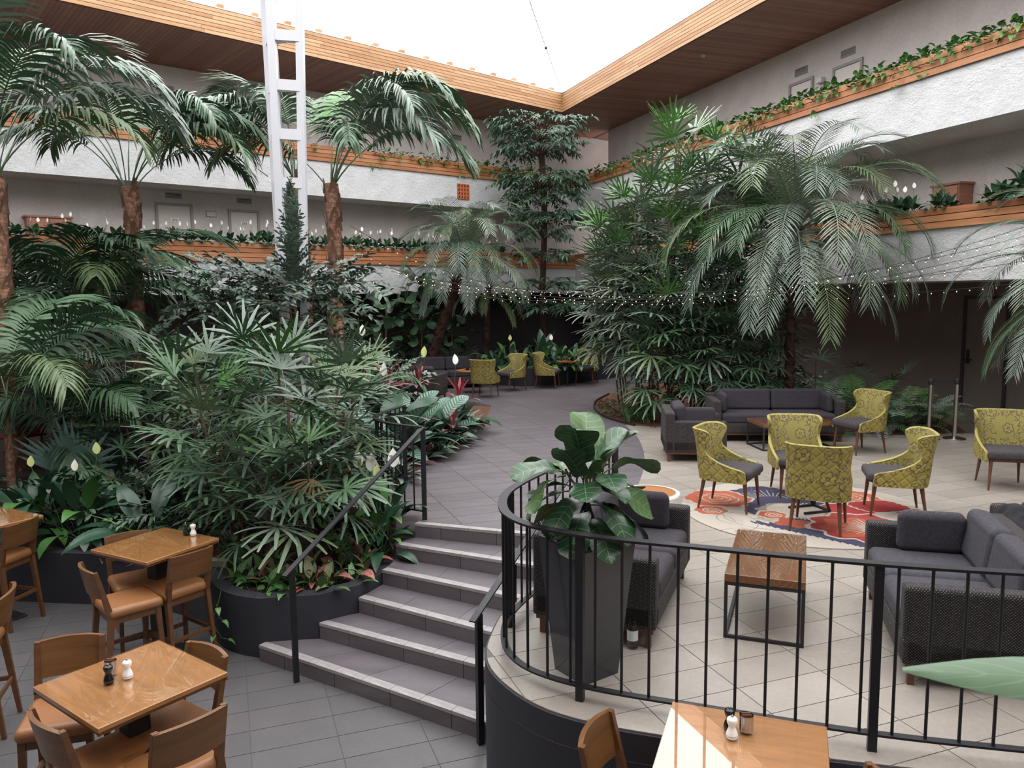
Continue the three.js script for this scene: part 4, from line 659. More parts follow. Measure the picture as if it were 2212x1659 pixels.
// broad leaf on a stalk; profile(t) half-width over length, ripple pleats the blade along its side veins
function broad({ stalk = 0.2, el = 60, L = 0.3, W = 0.1, sag = 1.2, fold = 0.25, n = 12, m = 2, ripple = 0, wave = 0, shape = 'lance', seed = 1, stem = 0.005 }) {
  const q = new Q(), r = rng(seed), S = bend(V(0, 0, 0), V(Math.cos(rad(el)), Math.sin(rad(el)), 0), stalk, 4, 0.3); if (stalk > 0.01) q.stem(S, stem, stem * 0.6, 4);
  const d0 = stalk > 0.01 ? S[4].clone().sub(S[3]).normalize() : V(Math.cos(rad(el)), Math.sin(rad(el)), 0), C = bend(S[4], d0, L, n, sag);
  const prof = { lance: (t) => Math.pow(Math.sin(Math.PI * Math.pow(Math.min(1, t * 0.97 + 0.03), 0.8)), 0.85), round: (t) => Math.pow(Math.sin(Math.PI * Math.min(0.995, Math.pow(t, 0.75) * 0.95 + 0.04)), 0.6), fiddle: (t) => t < 0.12 ? 0.42 + t * 2 : t < 0.4 ? 0.6 + 0.12 * Math.sin((t - 0.1) * 8) : Math.pow(Math.max(0.02, 1 - Math.pow((t - 0.66) / 0.345, 2)), 0.5), heart: (t) => t < 0.16 ? 0.75 + t * 1.6 : Math.pow(Math.max(0, 1 - (t - 0.16) / 0.84), 0.85), strap: (t) => Math.pow(Math.sin(Math.PI * Math.min(0.99, 0.12 + t * 0.87)), 0.55) }[shape];
  let prev = -1; const ph = r() * 6;
  C.forEach((p, i) => { const t = i / n, t1 = C[Math.min(n, i + 1)].clone().sub(C[Math.max(0, i - 1)]).normalize(), s = V(0, 0, 1), u = V().crossVectors(s, t1).normalize(), w = Math.max(0.002, W / 2 * prof(t)), Lx = [];
    for (let k = -m; k <= m; k++) { const v = k / m, e = Math.abs(v); const y = w * fold * e - w * fold * 0.5 * e * e + (i % 2 ? ripple : -ripple) * e * (1 - e * 0.5) + wave * W * Math.sin(t * 9 + ph + v * 1.5) * e; Lx.push([p.clone().addScaledVector(s, w * v).addScaledVector(u, y), t, 0.5 + v / 2]); }
    const b = q.section(Lx); if (prev >= 0) q.link(prev, b, 2 * m + 1); prev = b; });
  return q.geo();
}
// leafy shoot: stem from the origin along +x with alternate leaves
function shoot({ len = 0.5, el = 20, sag = 0.4, n = 12, L = 0.08, W = 0.035, lsag = 0.6, ang = 55, seed = 1, both = false, start = 0.1, stem = 0.004 }) {
  const q = new Q(), r = rng(seed), C = bend(V(0, 0, 0), V(Math.cos(rad(el)), Math.sin(rad(el)), 0), len, 10, sag), cv = new THREE.CatmullRomCurve3(C); q.stem(C, stem, stem * 0.5, 4);
  for (let i = 0; i < n; i++) { const t = start + (1 - start) * (i + 0.5) / n, P = cv.getPoint(t), Tn = cv.getTangent(t); for (const s of both ? [-1, 1] : [i % 2 ? 1 : -1]) { const roll = (r() - 0.3) * 1.2, a = rad(ang * (t > 0.93 ? 0.3 : 1) + (r() - 0.5) * 25), d = Tn.clone().multiplyScalar(Math.cos(a)).addScaledVector(V(0, Math.sin(roll), s * Math.cos(roll)), Math.sin(a)).normalize(), l = L * (0.75 + 0.5 * r()); q.blade(bend(P, d, l, 3, lsag), Tn.clone().add(V(0, (r() - 0.5) * 0.6, 0)), (u) => W / 2 * Math.max(0.05, Math.sin(Math.PI * (0.1 + 0.88 * u))), 0.25); } }
  return q.geo();
}
const leafMat = (c, rough = 0.42, extra = {}) => std({ color: c, roughness: rough, side: THREE.DoubleSide, ...extra });
const greens = { deep: leafMat(0x3f5941, 0.36), mid: leafMat(0x4c684a, 0.39), olive: leafMat(0x586a48, 0.42), fresh: leafMat(0x436d30, 0.4), lime: leafMat(0x65893a, 0.42), grey: leafMat(0x69786a, 0.4), dusk: leafMat(0x334838, 0.37), dry: leafMat(0x7d6640, 0.7), dust: leafMat(0x7a8574, 0.45) };
function veinTex(base, vein, pairs, o = {}) { return canvasTex(256, 256, (c, w, h) => { c.fillStyle = base; c.fillRect(0, 0, w, h); const r = rng(pairs * 7); if (o.stripe) { c.fillStyle = o.stripe; for (let i = 0; i < pairs; i++) { const x = w * (i + 0.3) / pairs; for (const s of [-1, 1]) { c.beginPath(); c.moveTo(x, h / 2 + s * 6); c.lineTo(x + w * 0.14, h / 2 + s * h * 0.46); c.lineTo(x + w * 0.14 + w * 0.45 / pairs, h / 2 + s * h * 0.46); c.lineTo(x + w * 0.4 / pairs, h / 2 + s * 6); c.fill(); } } } if (o.edge) { c.fillStyle = o.edge; c.fillRect(0, 0, w, h * 0.12); c.fillRect(0, h * 0.88, w, h * 0.12); } if (o.spots) { for (let i = 0; i < 500; i++) { c.fillStyle = o.spots[i % o.spots.length]; c.beginPath(); c.ellipse(r() * w, r() * h, 2 + r() * 9, 2 + r() * 4, r() * 3, 0, 7); c.fill(); } } c.strokeStyle = vein; c.lineWidth = o.lw || 5; c.beginPath(); c.moveTo(0, h / 2); c.lineTo(w, h / 2); c.stroke(); c.lineWidth = (o.lw || 5) * 0.5; for (let i = 0; i < pairs; i++) { const x = w * (i + 0.1) / pairs; for (const s of [-1, 1]) { c.beginPath(); c.moveTo(x, h / 2); c.quadraticCurveTo(x + w * 0.05, h / 2 + s * h * 0.25, x + w * 0.14, h / 2 + s * h * 0.5); c.stroke(); } } }); }
const leafTexMat = (t, rough = 0.38) => std({ map: t, roughness: rough, side: THREE.DoubleSide });
const figMat = leafTexMat(veinTex('#2c4a30', '#6f8a62', 7), 0.33), figBack = leafTexMat(veinTex('#3f5e30', '#6f8650', 7), 0.45), lilyMat = leafTexMat(veinTex('#2a4a33', '#36583d', 14, { lw: 3 }), 0.33), lilyFresh = leafTexMat(veinTex('#426c32', '#5b8542', 12, { lw: 3 }), 0.4), bigLily = leafTexMat(veinTex('#2c4b38', '#42634d', 18, { lw: 3 }), 0.34);
const calathea = leafTexMat(veinTex('#2f4a3c', '#4a6a58', 11, { stripe: '#7d9a8a', lw: 4 }), 0.42), calatheaSlim = leafTexMat(veinTex('#3b4a40', '#55665a', 16, { stripe: '#aab4ac', lw: 3 }), 0.45), redBack = leafMat(0x5c2430, 0.5);
const tiRed = leafTexMat(veinTex('#7a2133', '#b5485a', 2, { edge: '#c24a58', lw: 5 }), 0.4), tiWhite = leafTexMat(veinTex('#8d4a55', '#d9b6b4', 2, { edge: '#d8c9c4', lw: 10 }), 0.4), pinkLeaf = leafTexMat(veinTex('#a55a58', '#c98f86', 9, { spots: ['#4c5f3c', '#8f4a4a', '#c9877d'], lw: 4 }), 0.45), pinkGreen = leafTexMat(veinTex('#4c6a3a', '#b07a6c', 9, { spots: ['#7d8a55', '#9a6a58', '#43613a'], lw: 6 }), 0.45), syngon = leafTexMat(veinTex('#456f3a', '#86a874', 6, { lw: 12 }), 0.45);
const spatheMat = std({ color: 0xf1eee4, roughness: 0.6, side: THREE.DoubleSide }), spatheGreen = std({ color: 0xc5cf86, roughness: 0.6, side: THREE.DoubleSide }), spadixMat = std({ color: 0xd9cf9a, roughness: 0.8 });
const barkTex = dataTex(256, 512, (x, y) => { const v = clamp01(0.75 + tn(x, y, 8, 26, 1.9) * 0.35 + tn(x, y, 30, 20, 4.4) * 0.25 + tn(x, y, 60, 140, 7.1) * 0.2); return [v, v * 0.93, v * 0.88]; });
const palmBark = std({ color: 0xb8947f, roughness: 0.95, map: barkTex, bumpMap: rep(stuccoBump, 1, 3), bumpScale: 0.02 }), dateBark = std({ color: 0x5f4438, roughness: 1, map: barkTex, bumpMap: rep(stuccoBump, 2, 5), bumpScale: 0.04 }), caneMat = std({ color: 0x5f4a3a, roughness: 0.9 });
function leafAt(name, geo, mat, parent, p, az, s = 1, roll = 0, pitch = 0) { const m = mesh(name, geo, mat, parent); m.position.set(p[0], p[1], p[2]); m.rotation.order = 'YZX'; m.rotation.set(roll, az, pitch); m.scale.setScalar(s); return m; }
// shaggy palm trunk with torn leaf bases
function palmTrunk(top, r0, r1, seed, boots = 26, bootLen = 0.16) {
  const q = new Q(), r = rng(seed), n = 26, pts = []; for (let i = 0; i <= n; i++) { const t = i / n; pts.push(V(top[0] * t + 0.04 * Math.sin(t * 5 + seed) * t, top[1] * t, top[2] * t * t)); }
  let prev = -1; const m = 12; pts.forEach((p, i) => { const t = i / n, L = []; for (let k = 0; k <= m; k++) { const a = k / m * Math.PI * 2, rr = lerp(r0, r1, t) * (1 + 0.16 * noise.noise(Math.cos(a) * 2 + seed, t * 22, Math.sin(a) * 2) + (i % 2 ? 0.04 : -0.03)); L.push([p.clone().add(V(Math.cos(a) * rr, 0, Math.sin(a) * rr)), k / m, t * 3]); } const b = q.section(L); if (prev >= 0) q.link(prev, b, m + 1); prev = b; });
  for (let i = 0; i < boots; i++) { const t = 0.04 + 0.94 * i / boots, a = i * 2.4 + r(), p = pts[Math.min(n, Math.round(t * n))], rr = lerp(r0, r1, t), d = V(Math.cos(a), 0, Math.sin(a)), base = p.clone().addScaledVector(d, rr * 0.85); q.blade([base, base.clone().addScaledVector(d, 0.025).add(V(0, bootLen * 0.5, 0)), base.clone().addScaledVector(d, 0.055 + 0.03 * r()).add(V(0, bootLen * (0.8 + 0.5 * r()), 0))], V(-d.z, 0, d.x), (u) => rr * lerp(0.75, 0.12, u), 0.2); }
  return q.geo();
}
const GA = 2.39996;

// ---------- plants: placing ----------
// feather palms with shaggy trunks (left and middle)
const kF = [
  frond({ len: 2.9, el: 86, arch: 112, pairs: 36, leaf: 0.7, w: 0.024, sag: 1.2, petiole: 0.38, seed: 2 }),
  frond({ len: 2.9, el: 79, arch: 125, pairs: 38, leaf: 0.74, w: 0.024, sag: 1.4, petiole: 0.38, seed: 3 }),
  frond({ len: 2.8, el: 70, arch: 128, pairs: 38, leaf: 0.72, w: 0.024, sag: 1.6, petiole: 0.36, seed: 4 }),
  frond({ len: 2.6, el: 55, arch: 118, pairs: 36, leaf: 0.68, w: 0.024, sag: 1.8, petiole: 0.34, seed: 5 }),
  frond({ len: 1.9, el: 15, arch: 80, pairs: 30, leaf: 0.5, w: 0.018, sag: 2.0, petiole: 0.22, seed: 6 }),
];
const kM = [greens.deep, greens.mid, greens.grey, greens.deep, greens.olive];
function kentia(label, base, top, r0, r1, list, sc, seed, lower = true) {
  const g = thing('feather_palm', label, 'palm tree', base), r = rng(seed); const tr = mesh('trunk', palmTrunk(top, r0, r1, seed, 52, 0.26), palmBark, g); tr.userData.label = 'reddish brown shaggy trunk';
  list.forEach(([az, v, s = 1, m], i) => leafAt('frond', kF[v], m || kM[(i + seed) % 5], g, [top[0] + Math.cos(rad(az)) * r1 * 0.6, top[1] - 0.05 + 0.02 * i % 0.1, top[2] - Math.sin(rad(az)) * r1 * 0.6], rad(az), s * sc, (r() - 0.5) * 0.3));
  return g;
}
// azimuth 0 = to the right, 90 = away, 180 = left, 270 = towards the viewer
kentia('tall feather palm with a broad shaggy trunk beside the red seat', [-7.0, 0.5, -11], [-0.1, 4.45, 0], 0.13, 0.15, [[20, 1, 1.05], [60, 0, 1.15], [110, 0, 1.1], [165, 1, 1], [215, 1, 1], [300, 0, 1.15], [330, 1, 1.05], [0, 3, 0.95], [270, 2, 1], [140, 3, 1], [35, 2, 1.1], [250, 3, 0.9]], 1.0, 2);
kentia('feather palm with a slim shaggy trunk before door 215', [-6.6, 0.6, -14], [-0.05, 4.6, 0], 0.1, 0.14, [[10, 2, 1.05], [50, 1, 1], [100, 0, 0.95], [150, 2, 1], [185, 1, 1.05], [200, 2, 1], [280, 1, 0.9], [330, 2, 1.05], [345, 3, 1.05], [230, 3, 0.9], [30, 3, 0.9]], 1.0, 3);
kentia('feather palm behind the white lattice column, arching towards the middle of the court', [-3.3, 0.86, -15], [-0.05, 4.5, 0], 0.15, 0.13, [[20, 0, 1.1], [340, 1, 1.15], [0, 2, 1.2], [315, 2, 1.15], [70, 0, 1.1, greens.fresh], [95, 1, 1], [290, 3, 1], [10, 3, 1.15], [325, 3, 1.2], [40, 1, 1.1], [200, 3, 0.9]], 1.0, 4);
kentia('feather palm behind the white lattice column, arching away from the terrace', [-3.95, 0.86, -15.6], [-0.2, 4.7, 0], 0.1, 0.1, [[150, 1, 1.1], [175, 2, 1.15], [195, 2, 1.1], [120, 0, 1], [210, 3, 1.1], [235, 2, 1], [90, 0, 1], [270, 1, 0.9], [165, 0, 1.05], [185, 3, 1.1]], 1.0, 5);
// low bushy feather palms in the left bed
function bushPalm(label, base, n, sc, seed, mats = kM, down = 0.05) { const g = thing('bush_palm', label, 'palm', base), r = rng(seed); for (let i = 0; i < n; i++) { const v = i < n * 0.3 ? 0 : i < n * 0.65 ? 1 : i < n * 0.9 ? 2 : 3; leafAt('frond', kF[v], mats[i % mats.length], g, [(r() - 0.5) * 0.15, 0, (r() - 0.5) * 0.15], i * GA + seed, sc * (0.8 + 0.4 * r()), (r() - 0.5) * 0.4); } mesh('stem', taper(V(0, -down, 0), V(0, 0.35 * sc, 0), 0.06, 0.04, 7), palmBark, g); return g; }
bushPalm('arching feather palm rising before the broadest palm trunk', [-7.5, 2.3, -12.8], 12, 1.0, 11, kM, 1.5);
bushPalm('feather palm with pale stems between the two shaggy trunks', [-6.75, 2.45, -13.2], 11, 0.95, 12, [greens.deep, greens.olive, greens.mid, greens.deep], 1.65);
bushPalm('low feather palm crowding the bed under the slim palm', [-5.6, 0.9, -12], 11, 0.62, 13, [greens.dusk, greens.deep, greens.mid]);
bushPalm('low feather palm close to the planter wall at the farthest table', [-6.3, 1.6, -9.7], 10, 0.9, 14, [greens.mid, greens.olive, greens.deep], 1.1);
bushPalm('low feather palm beside the red seat', [-6.0, 0.86, -10.9], 10, 0.7, 15, [greens.deep, greens.mid, greens.dusk]);
bushPalm('feather palm behind the lattice column against the dark wall', [-4.8, 0.9, -14.2], 10, 0.75, 16, [greens.deep, greens.mid]);
bushPalm('feather palm seedlings at the foot of the middle palms', [-2.9, 0.86, -14.3], 10, 0.55, 17, [greens.mid, greens.olive, greens.deep]);
// slim palm with a short trunk among the bed
{ const g = thing('feather_palm', 'small feather palm with a short reddish trunk', 'palm tree', [-5.85, 0.6, -11.9]); mesh('trunk', palmTrunk([0, 1.25, 0], 0.09, 0.07, 8, 14, 0.12), palmBark, g); for (let i = 0; i < 9; i++) leafAt('frond', kF[i % 3 + 1], kM[i % 5], g, [0, 1.2, 0], i * GA, 0.55, 0.1 * (i % 3 - 1)); }
// stiff blue-green fan frond low in the bed
{ const g = thing('fan_palm', 'stiff blue green fan palm frond', 'palm', [-5.45, 0.75, -9.6]); g.scale.setScalar(1.15); const bl = leafMat(0x5f7a74, 0.45), q = new Q(); for (let i = 0; i < 22; i++) { const a = rad(lerp(150, 12, i / 21)), d = V(Math.cos(a), Math.sin(a), 0.15); q.blade(bend(V(0, 0.25, 0), d, 0.62 + 0.12 * Math.sin(i * 0.9), 4, 0.15 + (i > 15 ? 0.5 : 0)), V(Math.sin(a), -Math.cos(a), 0), (u) => 0.034 * Math.max(0.05, u < 0.6 ? 0.3 + u * 1.2 : (1 - u) * 2.5), 0.2); } mesh('fan_blade', q.geo(), bl, g); mesh('stalk', taper(V(0.05, -0.1, 0.05), V(0, 0.27, 0), 0.02, 0.012, 6), palmBark, g); }
// date palms
const dF = [
  frond({ len: 1.9, el: 78, arch: 120, pairs: 46, leaf: 0.3, w: 0.0062, sag: 0.4, petiole: 0.12, a0: 66, a1: 38, lift: 0.12, seed: 21, segs: 3, stem: 0.011 }),
  frond({ len: 2.0, el: 55, arch: 120, pairs: 46, leaf: 0.32, w: 0.0062, sag: 0.45, petiole: 0.12, a0: 62, a1: 35, lift: 0.1, seed: 22, segs: 3, stem: 0.011 }),
  frond({ len: 2.1, el: 30, arch: 115, pairs: 48, leaf: 0.32, w: 0.0062, sag: 0.45, petiole: 0.1, a0: 64, a1: 35, lift: 0.08, seed: 23, segs: 3, stem: 0.011 }),
  frond({ len: 2.0, el: 5, arch: 95, pairs: 46, leaf: 0.3, w: 0.0062, sag: 0.5, petiole: 0.1, a0: 64, a1: 35, lift: 0.06, seed: 24, segs: 3, stem: 0.011 }),
  frond({ len: 1.8, el: -22, arch: 62, pairs: 44, leaf: 0.28, w: 0.007, sag: 0.45, petiole: 0.1, a0: 62, a1: 35, lift: 0.05, seed: 25, segs: 3, stem: 0.01 }),
];
const dM = [greens.dust, greens.grey, greens.grey, greens.olive, greens.mid];
function datePalm(label, base, top, r0, n, sc, seed, spear = true, droop = 5.2) {
  const g = thing('date_palm', label, 'palm tree', base), r = rng(seed); const tr = mesh('trunk', palmTrunk(top, r0, r0 * 1.15, seed, 70, 0.09), dateBark, g); tr.userData.label = 'dark stubbly trunk';
  for (let i = 0; i < n; i++) { const t = (i + 0.5) / n, v = Math.min(4, Math.floor(t * droop)), az = i * GA + seed; leafAt('frond', dF[v], dM[Math.floor(r() * 5)], g, [top[0] + Math.cos(az) * 0.06, top[1] + 0.12 - t * 0.3, top[2] - Math.sin(az) * 0.06], az, sc * (0.85 + 0.25 * r()), (r() - 0.5) * 0.3); }
  if (spear) { const q = new Q(); q.blade(bend(V(0, 0, 0), V(0.12, 1, 0), 1.2 * sc, 4, 0), V(0, 0, 1), (u) => 0.022 * (1 - u * 0.8), 0.4); q.blade(bend(V(0.02, 0.2, 0.02), V(0.18, 1, 0.05), 0.9 * sc, 4, 0.1), V(1, 0, 1), (u) => 0.016 * (1 - u * 0.8), 0.4); const s = mesh('spear_leaf', q.geo(), greens.lime, g); s.position.set(top[0], top[1] + 0.1, top[2]); s.userData.label = 'pale green unopened leaf'; }
}
datePalm('date palm with a leaning trunk before the far planter', [-2.45, 0.86, -21.3], [1.25, 3.5, 0.1], 0.13, 66, 1.12, 31, true, 4.3);
datePalm('date palm with an upright trunk at the far planter', [-0.75, 1.2, -21.6], [0.15, 2.3, 0], 0.07, 24, 0.7, 32, false, 4.3);
datePalm('large date palm spreading over the terrace sofa', [4.9, T, -13.9], [0.08, 3.5, 0], 0.078, 78, 1.3, 33, true, 4.5);
datePalm('date palm at the terrace edge where the string lights begin', [7.15, T, -9.7], [0, 2.6, 0], 0.1, 44, 0.85, 34, false);
// lady palms
const fA = [0, 1, 2, 3].map((k) => fan({ stalk: 0.36, el: [45, 25, 5, 60][k], face: [25, 5, -25, 45][k], n: [9, 10, 8, 9][k], L: 0.4, w: 0.021, sag: [0.6, 0.8, 0.9, 0.35][k], seed: 41 + k, spread: [105, 115, 100, 80][k] }));
const fDry = fan({ stalk: 0.3, el: 5, face: -40, n: 9, L: 0.38, w: 0.012, sag: 0.9, spread: 70, seed: 48 });
function ladyPalm(label, canes, perCane, sc, seed, o = {}) {
  const g = thing('lady_palm', label, 'palm', o.base || [0, 0, 0]), r = rng(seed), tones = o.tones || [greens.deep, greens.mid, greens.deep, greens.grey, greens.olive];
  canes.forEach(([x, z, y0, h, lx = 0, lz = 0], ci) => {
    mesh('cane', taper(V(x, y0, z), V(x + lx, y0 + h, z + lz), 0.017 * sc, 0.013 * sc, 6), caneMat, g);
    const n = Math.round(perCane * (0.8 + 0.4 * r()));
    for (let i = 0; i < n; i++) {
      const t = lerp(o.low ?? 0.35, 1, Math.pow((i + r() * 0.6) / n, o.bias ?? 1)), top = t > 0.93, az = i * GA + ci * 1.7 + r() * 0.5, v = top ? 3 : t > 0.75 ? 0 : t > 0.5 ? 1 : 2;
      const mat = top && r() < (o.fresh ?? 0.35) ? greens.fresh : r() < 0.008 ? greens.dry : tones[Math.floor(r() * tones.length)];
      leafAt('fan_leaf', mat === greens.dry ? fDry : fA[v], mat, g, [x + lx * t, y0 + h * t, z + lz * t], az, sc * (0.8 + 0.4 * r()), (r() - 0.5) * 0.7, (r() - 0.5) * 0.3);
    }
  });
  return g;
}
ladyPalm('broad clump of lady palm beside the stairs, in the front planter', [
  [-2.35, -8.0, 0.5, 1.75, 0.1, 0.15], [-2.05, -7.75, 0.5, 1.15, 0.05, 0.2], [-2.7, -7.9, 0.5, 1.35, -0.25, 0.15], [-2.5, -8.4, 0.5, 2.0, 0.0, 0.0], [-1.95, -7.95, 0.5, 1.15, 0.1, 0.1], [-3.0, -8.3, 0.5, 1.65, -0.3, 0.1], [-2.1, -8.5, 0.5, 1.75, 0.2, 0], [-3.2, -8.8, 0.6, 1.85, -0.3, 0], [-1.95, -8.6, 0.6, 1.4, 0.1, 0.05], [-2.8, -9.0, 0.6, 1.95, -0.1, 0], [-1.95, -9.1, 0.7, 1.6, 0.1, 0], [-3.6, -9.3, 0.6, 1.6, -0.3, 0], [-2.4, -7.65, 0.5, 0.9, -0.05, 0.1]], 18, 1.05, 51, { fresh: 0.25, low: 0.4 });
ladyPalm('lady palm low in the bed behind the front clump', [[-4.4, -9.6, 0.5, 1.3, -0.2, 0], [-4.9, -10.2, 0.6, 1.2, -0.2, 0], [-4.2, -10.4, 0.6, 1.5, 0, 0], [-5.2, -9.6, 0.5, 0.9, 0.1, 0.1], [-3.9, -11.2, 0.86, 1.4, 0, 0]], 10, 0.85, 52, { tones: [greens.dusk, greens.deep, greens.mid], low: 0.2, fresh: 0.1 });
ladyPalm('lady palm beside the trunks of the middle palms', [[-2.6, -13.4, 0.86, 1.5, 0.1, 0], [-2.2, -13.9, 0.86, 1.2, 0.2, 0], [-3.1, -13.1, 0.86, 1.7, -0.1, 0], [-2.9, -12.2, 0.86, 1.1, 0, 0]], 10, 0.85, 53, { low: 0.2 });
const dry = [greens.mid, greens.grey, greens.dust, greens.dust, greens.olive, greens.grey];
ladyPalm('towering lady palm on the mulch island, its top reaching the upper gallery', [
  [3.0, -15.0, T, 5.1, 0.1, 0.2], [3.35, -14.7, T, 4.6, 0.2, 0.2], [2.7, -15.3, T, 4.3, -0.1, 0.1], [3.7, -15.2, T, 5.0, 0.2, 0.2], [3.2, -15.6, T, 5.5, 0, 0.1], [3.9, -14.8, T, 4.1, 0.25, 0.2], [2.9, -14.5, T, 3.5, 0, 0.2], [3.5, -14.3, T, 3.0, 0.1, 0.15], [4.2, -15.3, T, 4.7, 0.3, 0.2], [2.95, -14.75, T, 4.2, -0.1, 0.25], [4.3, -14.8, T, 3.7, 0.3, 0.2]], 26, 1.22, 54, { tones: dry, low: 0.3, fresh: 0.8, bias: 0.7 });
ladyPalm('tall lady palm overhanging the grey path from the mulch island', [[2.5, -14.9, T, 3.9, -0.2, 0.1], [2.3, -15.4, T, 3.4, -0.35, 0.1], [2.6, -15.8, T, 4.0, -0.3, 0], [2.2, -16.0, T, 3.0, -0.3, 0], [2.7, -14.4, T, 2.7, -0.1, 0.2], [2.35, -16.6, T, 3.4, -0.35, 0], [2.45, -15.1, T, 3.1, -0.25, 0.2], [2.3, -15.7, T, 2.5, -0.3, 0.1]], 34, 1.15, 55, { tones: dry, low: 0.36, fresh: 0.6, bias: 0.85 });
ladyPalm('lady palm thicket on the mulch island behind the dark armchair and sofa', [[2.9, -14.1, T, 2.1, 0, 0.1], [3.3, -13.95, T, 2.4, 0.05, 0.1], [3.7, -13.9, T, 2.2, 0.05, 0.1], [4.1, -14.0, T, 2.5, 0.1, 0.1], [4.5, -14.2, T, 2.2, 0.1, 0.1], [2.6, -14.3, T, 1.5, -0.1, 0.1], [4.9, -14.6, T, 1.9, 0.1, 0.1], [3.5, -14.5, T, 1.6, 0, 0.1], [3.1, -14.2, T, 2.9, 0, 0.2], [3.9, -14.2, T, 3.1, 0.1, 0.2], [4.6, -14.5, T, 2.9, 0.2, 0.2]], 25, 1.0, 56, { tones: [greens.deep, greens.mid, greens.dusk, greens.deep], low: 0.28, fresh: 0.15 });
ladyPalm('low lady palm at the queue posts, in the fern bed', [[6.0, -14.2, T, 0.8, 0, 0], [6.5, -14.5, T, 0.9, 0.1, 0], [7.0, -14.3, T, 0.7, 0, 0], [5.7, -14.7, T, 1.1, 0, 0]], 9, 0.8, 57, { tones: [greens.dusk, greens.deep], low: 0.1, fresh: 0 });
// grassy tuft at the island edge
{ const g = thing('grass_tuft', 'dense tuft of long green blades at the mulch island edge', 'plant', [2.35, T, -14.45]), r = rng(61); const bl = [0, 1, 2].map((k) => { const q = new Q(); q.blade(bend(V(0, 0, 0), V(0.25 + k * 0.25, 1, 0), 0.7, 6, 0.7 + k * 0.5), V(0, 0, 1), (u) => 0.013 * Math.max(0.06, 1 - u * u), 0.3); return q.geo(); }); for (let i = 0; i < 70; i++) leafAt('blade', bl[i % 3], [greens.mid, greens.fresh, greens.deep][Math.floor(r() * 3)], g, [(r() - 0.5) * 0.5, 0, (r() - 0.5) * 0.35], r() * 6.3, 0.7 + 0.6 * r()); }
// ferns behind the right sofa
const fernF = [frond({ len: 0.8, el: 72, arch: 70, pairs: 24, leaf: 0.12, w: 0.0095, sag: 0.5, petiole: 0.12, a0: 80, a1: 60, lift: 0.1, seed: 71, segs: 2, stem: 0.006 }), frond({ len: 0.85, el: 50, arch: 75, pairs: 24, leaf: 0.12, w: 0.0095, sag: 0.5, petiole: 0.12, a0: 80, a1: 60, lift: 0.1, seed: 72, segs: 2, stem: 0.006 }), frond({ len: 0.8, el: 28, arch: 70, pairs: 24, leaf: 0.11, w: 0.009, sag: 0.6, petiole: 0.12, a0: 80, a1: 60, lift: 0.1, seed: 73, segs: 2, stem: 0.006 })];
function fern(label, p, n, sc, seed, mats = [greens.mid, greens.olive, greens.grey, greens.fresh]) { const g = thing('fern', label, 'fern', p), r = rng(seed); for (let i = 0; i < n; i++) leafAt('frond', fernF[i < n * 0.35 ? 0 : i < n * 0.7 ? 1 : 2], mats[Math.floor(r() * mats.length)], g, [(r() - 0.5) * 0.2, 0, (r() - 0.5) * 0.2], i * GA + seed, sc * (0.75 + 0.5 * r()), (r() - 0.5) * 0.4); }
fern('sword fern behind the end of the far tweed sofa', [5.5, T, -13.55], 26, 1.25, 1); fern('large sword fern behind the yellow chair near the sofa', [6.05, T, -13.35], 28, 1.3, 2); fern('sword fern between the posts and the yellow chair', [6.55, T, -13.3], 26, 1.2, 3); fern('sword fern directly behind the queue posts', [7.1, T, -13.35], 24, 1.05, 4);
fern('sword fern in the far planter at the end of the purple sofa', [-2.4, 0.95, -21.6], 18, 1.0, 5, [greens.dusk, greens.grey]); fern('sword fern in the far planter behind the purple sofa', [-1.3, 1.25, -22.0], 18, 1.0, 6, [greens.dusk, greens.grey]); fern('sword fern in the far planter under the upright date palm', [-0.6, 1.3, -21.5], 14, 0.8, 7, [greens.dusk, greens.deep]); fern('sword fern under the leaning date palm', [-3.5, 0.86, -20.9], 18, 1.0, 8, [greens.dusk, greens.grey]);
